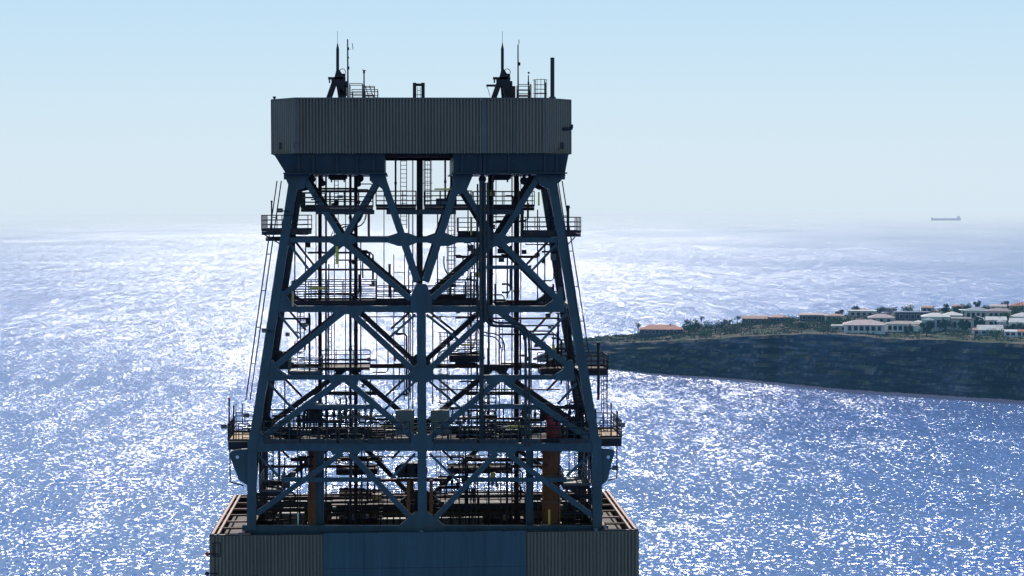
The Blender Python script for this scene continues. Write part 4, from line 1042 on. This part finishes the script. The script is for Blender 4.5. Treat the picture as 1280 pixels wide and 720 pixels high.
def palm(h,seed,loc,label):
    rnd=random.Random(seed); t=thing('palm_tree',loc,label,'palm','palms on the headland'); L0=Vector(loc); top=L0+Vector((.3,0,h))
    MB().tube([L0-Vector((0,0,.5)),L0+Vector((.05,0,h*.5)),top],.22,8,r2=.16).build('trunk','bark',t)
    k=MB()
    for i in range(22):
        a=2*PI*i/22+rnd.random()*.3; el=rnd.uniform(-.5,1.1); Lf=rnd.uniform(1.7,2.4); P=top
        for s in range(5):
            e=el-s*.35; Q=P+Vector((math.cos(a)*math.cos(e),math.sin(a)*math.cos(e),math.sin(e)))*Lf/5
            sd=Vector((-math.sin(a),math.cos(a),0))*.30*(1-s*.15); dn=Vector((0,0,-.12))
            k.add([P,Q,Q+sd+dn,P+sd+dn,Q-sd+dn,P-sd+dn],[(0,1,2,3),(0,1,4,5)]); P=Q
    k.build('crown','leafD',t); return t
TR=[ # px, base y, height px, width px, kind, label
 (861,417,15,13,'leafM','bushy green tree just right of the orange roofed house'),
 (868,414,11,10,'leafD','darker tree touching the bushy one right of the orange roof'),
 (888,414,9,17,'leafD','wide low dark tree left of the small palm pair'),
 (881,421,6,14,'leafM','bright green bush at the cliff edge right of the orange roof'),
 (902,414,11,13,'leafD','dark rounded tree beside the second palm'),
 (913,417,8,15,'leafO','olive bush below the second palm'),
 (938,412,8,18,'leafO','low olive thicket in front of the long terracotta roof, left part'),
 (960,410,8,20,'leafD','dark thicket under the middle of the long terracotta roof'),
 (984,408,9,15,'leafM','bright green tree between the two long low roofs'),
 (1001,412,8,16,'leafD','dark bush in front of the left end of the pinkish roof'),
 (1022,410,9,18,'leafD','dark tree in front of the pinkish roofed house'),
 (1042,405,8,15,'leafM','green bush right of the pinkish roofed house'),
 (1049,391,6,8,'leafD','small tree on the skyline left of the round one'),
 (1069,391,10,10,'leafD','round dark tree alone on the skyline above the white strip roof'),
 (1099,391,8,10,'leafD','dark skyline tree above the big villa, left one'),
 (1113,393,8,9,'leafO','skyline tree left of the blue flat roof'),
 (1134,390,7,11,'leafM','green skyline tree above the blue flat roof'),
 (1093,416,10,9,'leafD','small dark tree against the front of the big villa'),
 (1035,417,7,15,'leafO','olive shrubs at the cliff edge left of the big villa'),
 (1135,420,12,8,'leafD','slim dark tree at the right end of the big villa'),
 (1158,420,18,12,'leafD','tall dark tree left of the white hip roofed villa front'),
 (1163,416,12,10,'leafM','green tree nestled beside the tall dark one'),
 (1182,417,14,14,'leafD','dark tree in front of the white hip roofed villa, right side'),
 (1181,390,10,8,'leafD','dark skyline tree above the white hip roof'),
 (1197,391,7,10,'leafO','olive skyline tree right of the white hip roof'),
 (1207,388,7,9,'leafM','green skyline tree left of the teal roof'),
 (1205,417,17,10,'leafD','tall narrow dark tree by the beige wall'),
 (1197,401,10,9,'leafD','dark tree above the beige wall'),
 (1222,414,18,15,'leafD','big dark tree left of the white tent roof'),
 (1222,385,6,7,'leafD','small skyline tree above the teal roof'),
 (1240,407,9,20,'leafD','wide dark tree above the white tent roof'),
 (1256,386,7,9,'leafD','skyline tree left of the far orange roof'),
 (1256,402,9,10,'leafM','green tree between the white roofs near the right edge'),
 (1271,391,9,17,'leafM','bright green tree below the far orange roof'),
 (1262,416,8,12,'leafD','dark bush right of the white tent roof'),
 (1277,414,7,12,'leafO','olive bush at the right edge of the picture'),
 (1245,421,5,20,'leafM','low green hedge at the cliff edge under the white tent roof'),
 (1195,421,5,22,'leafM','low green hedge at the cliff edge below the beige wall'),
]
for i,(px,py,hp,wp,mt,lab) in enumerate(TR):
    g=place(px,py); d=math.hypot(g.x-CAM.x,g.y-CAM.y); tree(hp*d/F*1.2,wp*d/F*1.5,mt,100+i,tuple(g),lab)
for i,(px,py,hp,lab) in enumerate(((797.5,416,11,'palm at the left end of the orange roofed house'),(876.5,409,12,'palm standing clear against the sea right of the orange roof'),(922,405,8,'short palm left of the long terracotta roof'),(912.5,408,7,'small palm left of the short one by the terracotta roof'))):
    g=place(px,py); d=math.hypot(g.x-CAM.x,g.y-CAM.y); palm(hp*d/F,i,tuple(g),lab)
# low scrub nobody could count
random.seed(8); k=MB()
for _ in range(3600):
    px=random.uniform(700,1400); t=random.random(); 
    if noise.noise(Vector((px*.03,t*5,2)))<-.12: continue
    c=ground(px,t*.97+.03)
    s=random.uniform(.5,1.5)*(1.5 if 850<px<1060 else 1)
    for _ in range(7):
        quad(k,c+Vector((random.gauss(0,s*.7),random.gauss(0,s*.7),abs(random.gauss(0,s*.45))+.1)),random.uniform(.25,.6))
o=k.build('coastal_scrub','scrub'); tag(o,'low grey green scrub and grass over the top of the headland','scrub',kind='stuff')

# ---------------------------------------------------------------- houses
for n_,c_ in (('wallW',(.90,.85,.74)),('wallP',(.60,.57,.52)),('wallG',(.62,.64,.54)),('wallB',(.56,.48,.40)),('wallD',(.10,.11,.13)),('roofO',(.66,.22,.14)),('roofT',(.50,.24,.18)),('roofP',(.60,.45,.42)),
              ('roofW',(.92,.86,.76)),('roofB',(.05,.11,.19)),('roofG',(.36,.44,.45)),('roofN',(.36,.30,.29)),('paneD',(.02,.03,.045)),('trimW',(.7,.7,.68))):
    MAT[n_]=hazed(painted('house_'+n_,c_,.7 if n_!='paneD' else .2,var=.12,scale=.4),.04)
def house(px0,px1,yb,ye,yr,wall,roof,label,shape='hip',depth=8,nw=4,name='villa',wing=None,porch=False,chim=False):
    """px0..px1 wide, base at yb, eaves at ye, ridge at yr (photo pixels)"""
    yb0=yb; ye-=.8; yr-=1.6; px0-=1; px1+=1
    g=place((px0+px1)/2,yb); d=math.hypot(g.x-CAM.x,g.y-CAM.y); k=d/F
    W=(px1-px0)*k; hw=max(2.4,(yb-ye)*k); hr=max(.4,(ye-yr)*k-(0 if shape=='flat' else depth*.10))
    t=thing(name,tuple(g),label,'house'); u=dir2((px0+px1)/2); rx=Vector((u.y,-u.x,0))  # right of view
    a=math.atan2(rx.y,rx.x)+ (hash(label[:5])%7-3)*0 + random.Random(label).uniform(-.12,.12)
    rot=Matrix.Rotation(a,3,'Z')
    def T(x,y,z): return g+rot@Vector((x,y,z))
    def bx(m,c,s): m.box(T(*c),s,rot)
    m=MB(); bx(m,(0,depth/2,hw/2-1.0),(W*.94,depth,hw+2.0)); m.build('wall',wall,t)
    r=MB(); o_=.6
    w2=W/2; y0,y1=-o_,depth+o_
    if shape=='flat':
        bx(r,(0,depth/2,hw+.18),(W,depth+2*o_,.36))
    elif shape=='hip':
        rl=max(.15,w2-depth*.55)
        v=[T(-w2,y0,hw),T(w2,y0,hw),T(w2,y1,hw),T(-w2,y1,hw),T(-rl,depth/2,hw+hr),T(rl,depth/2,hw+hr),T(-w2,y0,hw-.2),T(w2,y0,hw-.2),T(w2,y1,hw-.2),T(-w2,y1,hw-.2)]
        r.add(v,[(0,1,5,4),(1,2,5),(2,3,4,5),(3,0,4),(6,7,1,0),(7,8,2,1),(8,9,3,2),(9,6,0,3),(6,9,8,7)])
    else:
        v=[T(-w2,y0,hw),T(w2,y0,hw),T(w2,y1,hw),T(-w2,y1,hw),T(-w2,depth/2,hw+hr),T(w2,depth/2,hw+hr),T(-w2,y0,hw-.2),T(w2,y0,hw-.2),T(w2,y1,hw-.2),T(-w2,y1,hw-.2)]
        r.add(v,[(0,1,5,4),(2,3,4,5),(1,2,5),(3,0,4),(6,7,1,0),(7,8,2,1),(8,9,3,2),(9,6,0,3),(6,9,8,7)])
    ro=r.build('roof',roof,t)
    if chim:
        m=MB(); bx(m,(w2*.4,depth*.5,hw+hr*.8),(.8,.8,1.6)); m.build('chimney',wall,ro)
    for i in range(nw):
        x=-W*.40+W*.8*(i+.5)/nw; ww=min(1.6,W*.5/nw)
        f=MB(); bx(f,(x,-.05,hw*.52),(ww+.3,.12,hw*.5+.3)); fo=f.build('window',('trimW' if wall!='wallW' else 'wallP'),t)
        f=MB(); bx(f,(x,-.13,hw*.52),(ww,.08,hw*.5)); f.build('pane','paneD',fo)
    if porch:
        m=MB(); bx(m,(0,-2.0,hw-.15),(W*.9,3.2,.25)); m.build('porch_roof',roof,t)
        for i in range(7):
            x=-W*.43+W*.86*i/6; m=MB(); bx(m,(x,-3.4,hw/2-.3),(.45,.45,hw-.2)); m.build('porch_post','trimW',t)
    if wing:
        dx,ww,dy=wing; m=MB(); bx(m,(dx*W,-dy/2,hw*.4-.6),(ww*W,dy,hw*.8+1.2)); m.build('wing',wall,t)
        r=MB(); a_=dx*W-ww*W*.56; b_=dx*W+ww*W*.56; v=[T(a_,-dy-.4,hw*.8),T(b_,-dy-.4,hw*.8),T(b_,.2,hw*.8),T(a_,.2,hw*.8),T((a_+b_)/2,-dy*.6,hw*.8+hr*.6),T((a_+b_)/2,.2,hw*.8+hr*.6)]
        r.add(v,[(0,1,4),(1,2,5,4),(3,0,4,5),(0,3,2,1),(2,3,5)]); r.build('wing_roof',roof,t)
    return t
house(799,853,419,412.5,405.5,'wallD','roofO','house with a bright orange roof alone at the left end of the headland','hip',10,5,chim=True)
house(928,959,406,399,394.5,'wallD','roofT','dark walled house with a terracotta roof, left half of the long low pair','gable',8,4)
house(960,985,404,397.5,393.5,'wallD','roofT','dark walled house with a terracotta roof, right half of the long low pair','hip',8,3)
house(1000,1030,401,394.5,391,'wallD','roofP','low house with a long pinkish roof right of the terracotta pair','gable',8,4)
house(1031,1054,402,395.5,392.5,'wallB','roofT','small reddish roofed annex at the right end of the pinkish roof','hip',7,3)
house(1060,1093,396,390,388,'wallB','roofW','house with a white strip roof under the round skyline tree','flat',7,4)
house(1086,1117,404,398,392.5,'wallP','roofP','pink hip roofed house rising behind the big villa','hip',9,3)
house(1055,1106,416,406.5,399,'wallW','roofP','big villa with white columns and a wide brownish roof, left part','hip',12,6,porch=True)
house(1106,1151,415.5,406,401,'wallW','roofN','big villa with tall white bays and a low brownish roof, right part','hip',10,6,wing=(.28,.3,3))
house(1040,1068,414,409.5,407.5,'wallP','roofW','small pavilion with a pale flat roof left of the big villa','flat',5,3,name='pavilion')
house(1120,1161,401,392,390,'wallD','roofB','building with a dark blue flat roof behind the big villa','flat',9,5,name='flat_roofed_building')
house(1152,1165,390,387,384.5,'wallB','roofT','tiny reddish roofed house on the skyline above the blue roof','gable',6,2)
house(1153,1186,414,397,391,'wallG','roofW','two storey pale green villa with a white hip roof','hip',10,4,wing=(-.25,.35,3),chim=True)
house(1178,1201,405,395,389.5,'wallP','roofW','white roofed house set back right of the two storey villa','hip',9,3)
house(1189,1216,414,400,398,'wallB','roofN','beige walled flat house right of the two storey villa','flat',7,4)
house(1206,1233,399,389.5,384,'wallG','roofG','teal grey roofed house high on the skyline','hip',9,4)
house(1214,1233,411,401,395.5,'wallP','roofW','white hip roofed house in front of the teal one','hip',8,3)
house(1234,1257,409,401,396,'wallP','roofW','white gable roofed house right of the front white hip roof','gable',8,3,wing=(.2,.4,3))
house(1234,1262,399,390,385,'wallB','roofN','grey brown house below the skyline, near the right edge','hip',9,4)
house(1238,1256,389,384,381,'wallP','roofP','pale pink roofed house on the skyline near the right edge','gable',7,3)
house(1262,1300,390,383.5,377.5,'wallB','roofO','orange roofed house at the far right end of the skyline','hip',11,4)
house(1264,1290,402,397,391,'wallP','roofW','white roofed house at the right edge, upper one','hip',9,3)
house(1262,1286,412,404,398,'wallW','roofW','white roofed house at the right edge, lower one','gable',8,3)
house(1224,1253,419,414,407,'wallP','roofW','low house with a big bright white tent shaped roof','gable',9,3)
house(1200,1220,394,391.5,389.5,'wallP','roofW','small white roof strip between skyline trees','flat',6,2)

house(1164,1177,401,397.5,395,'wallW','roofW','small white cottage peeping left of the set back white roof','hip',5,2,name='cottage')
house(1217,1230,419,414.5,412,'wallW','roofT','small white cottage with a reddish roof left of the tent shaped roof','gable',5,2,name='cottage')
house(1256,1270,421,416,413.5,'wallW','roofW','small white cottage at the cliff edge near the right edge','gable',5,2,name='cottage')
house(1244,1258,394,391,388.5,'wallW','roofT','tiny white cottage with a terracotta roof below the skyline near the right edge','gable',5,2,name='cottage')
house(1190,1203,388.5,386,384,'wallW','roofT','tiny cottage with a terracotta roof on the skyline left of the teal roof','gable',5,2,name='cottage')
house(1142,1153,409,405,402.5,'wallW','roofW','small white cottage between big villa and green two storey villa','hip',5,2,name='cottage')
house(1271,1283,421,416.5,414,'wallW','roofO','small cottage with an orange roof at the right edge of the picture, lowest','gable',5,2,name='cottage')
house(1070,1084,393.5,391,389,'wallW','roofT','tiny terracotta roofed cottage left of the pink hip roof','gable',5,2,name='cottage')

# ================================================================== TANKER
g=onZ(1182.5,275.6,0); d=math.hypot(g.x-CAM.x,g.y-CAM.y); k=d/F; u=dir2(1182.5); rx=Vector((u.y,-u.x,0)); rot=Matrix.Rotation(math.atan2(rx.y,rx.x),3,'Z')
MAT['shipH']=hazed(painted('hazy_blue_hull',(.10,.17,.32),.6,scale=.02),.6,(.50,.64,.82,1)); MAT['shipW']=hazed(painted('hazy_white_superstructure',(.45,.50,.55),.6,scale=.02),.6,(.56,.69,.85,1))  # haze over the ship painted in as strong pale emission
t=thing('tanker',tuple(g),'distant blue grey cargo ship on the hazy horizon','ship')
Lh=36*k; hh=2.6*k
def T(x,y,z): return g+rot@Vector((x,y,z))
def hullrow(f,z,s): return [T(x*Lh/2*f,y*Lh*.07,z) for x,y in ((-1,0),(-.93,-.7*s),(-.8,-1*s),(.92,-1*s),(1,-.7*s),(1,.7*s),(.92,1*s),(-.8,1*s),(-.93,.7*s))]
a=hullrow(.96,-4,.8);b=hullrow(.985,hh*.6,1);c=hullrow(1.0,hh,1); n=9
MB().add(a+b+c,[(i,(i+1)%n,n+(i+1)%n,n+i) for i in range(n)]+[(n+i,n+(i+1)%n,2*n+(i+1)%n,2*n+i) for i in range(n)]+[tuple(range(2*n,3*n))]).build('hull','shipH',t)
MB().box(T(Lh*.40,0,hh+1.1*k),(Lh*.09,Lh*.11,2.2*k),rot).box(T(Lh*.40,0,hh+2.5*k),(Lh*.05,Lh*.13,.7*k),rot).build('bridge','shipW',t)
MB().tube([T(Lh*.45,0,hh),T(Lh*.45,0,hh+3.0*k)],.55*k,8).build('funnel','shipH',t)
MB().tube([T(Lh*.1,0,hh),T(Lh*.1,0,hh+.9*k)],.2*k,6).tube([T(-Lh*.05,0,hh),T(-Lh*.05,0,hh+.9*k)],.2*k,6).build('deck_crane','shipH',t)
MB().box(T(-Lh*.46,0,hh+.4*k),(Lh*.06,Lh*.08,.8*k),rot).tube([T(-Lh*.46,0,hh),T(-Lh*.46,0,hh+1.6*k)],.15*k,6).build('forecastle','shipH',t)
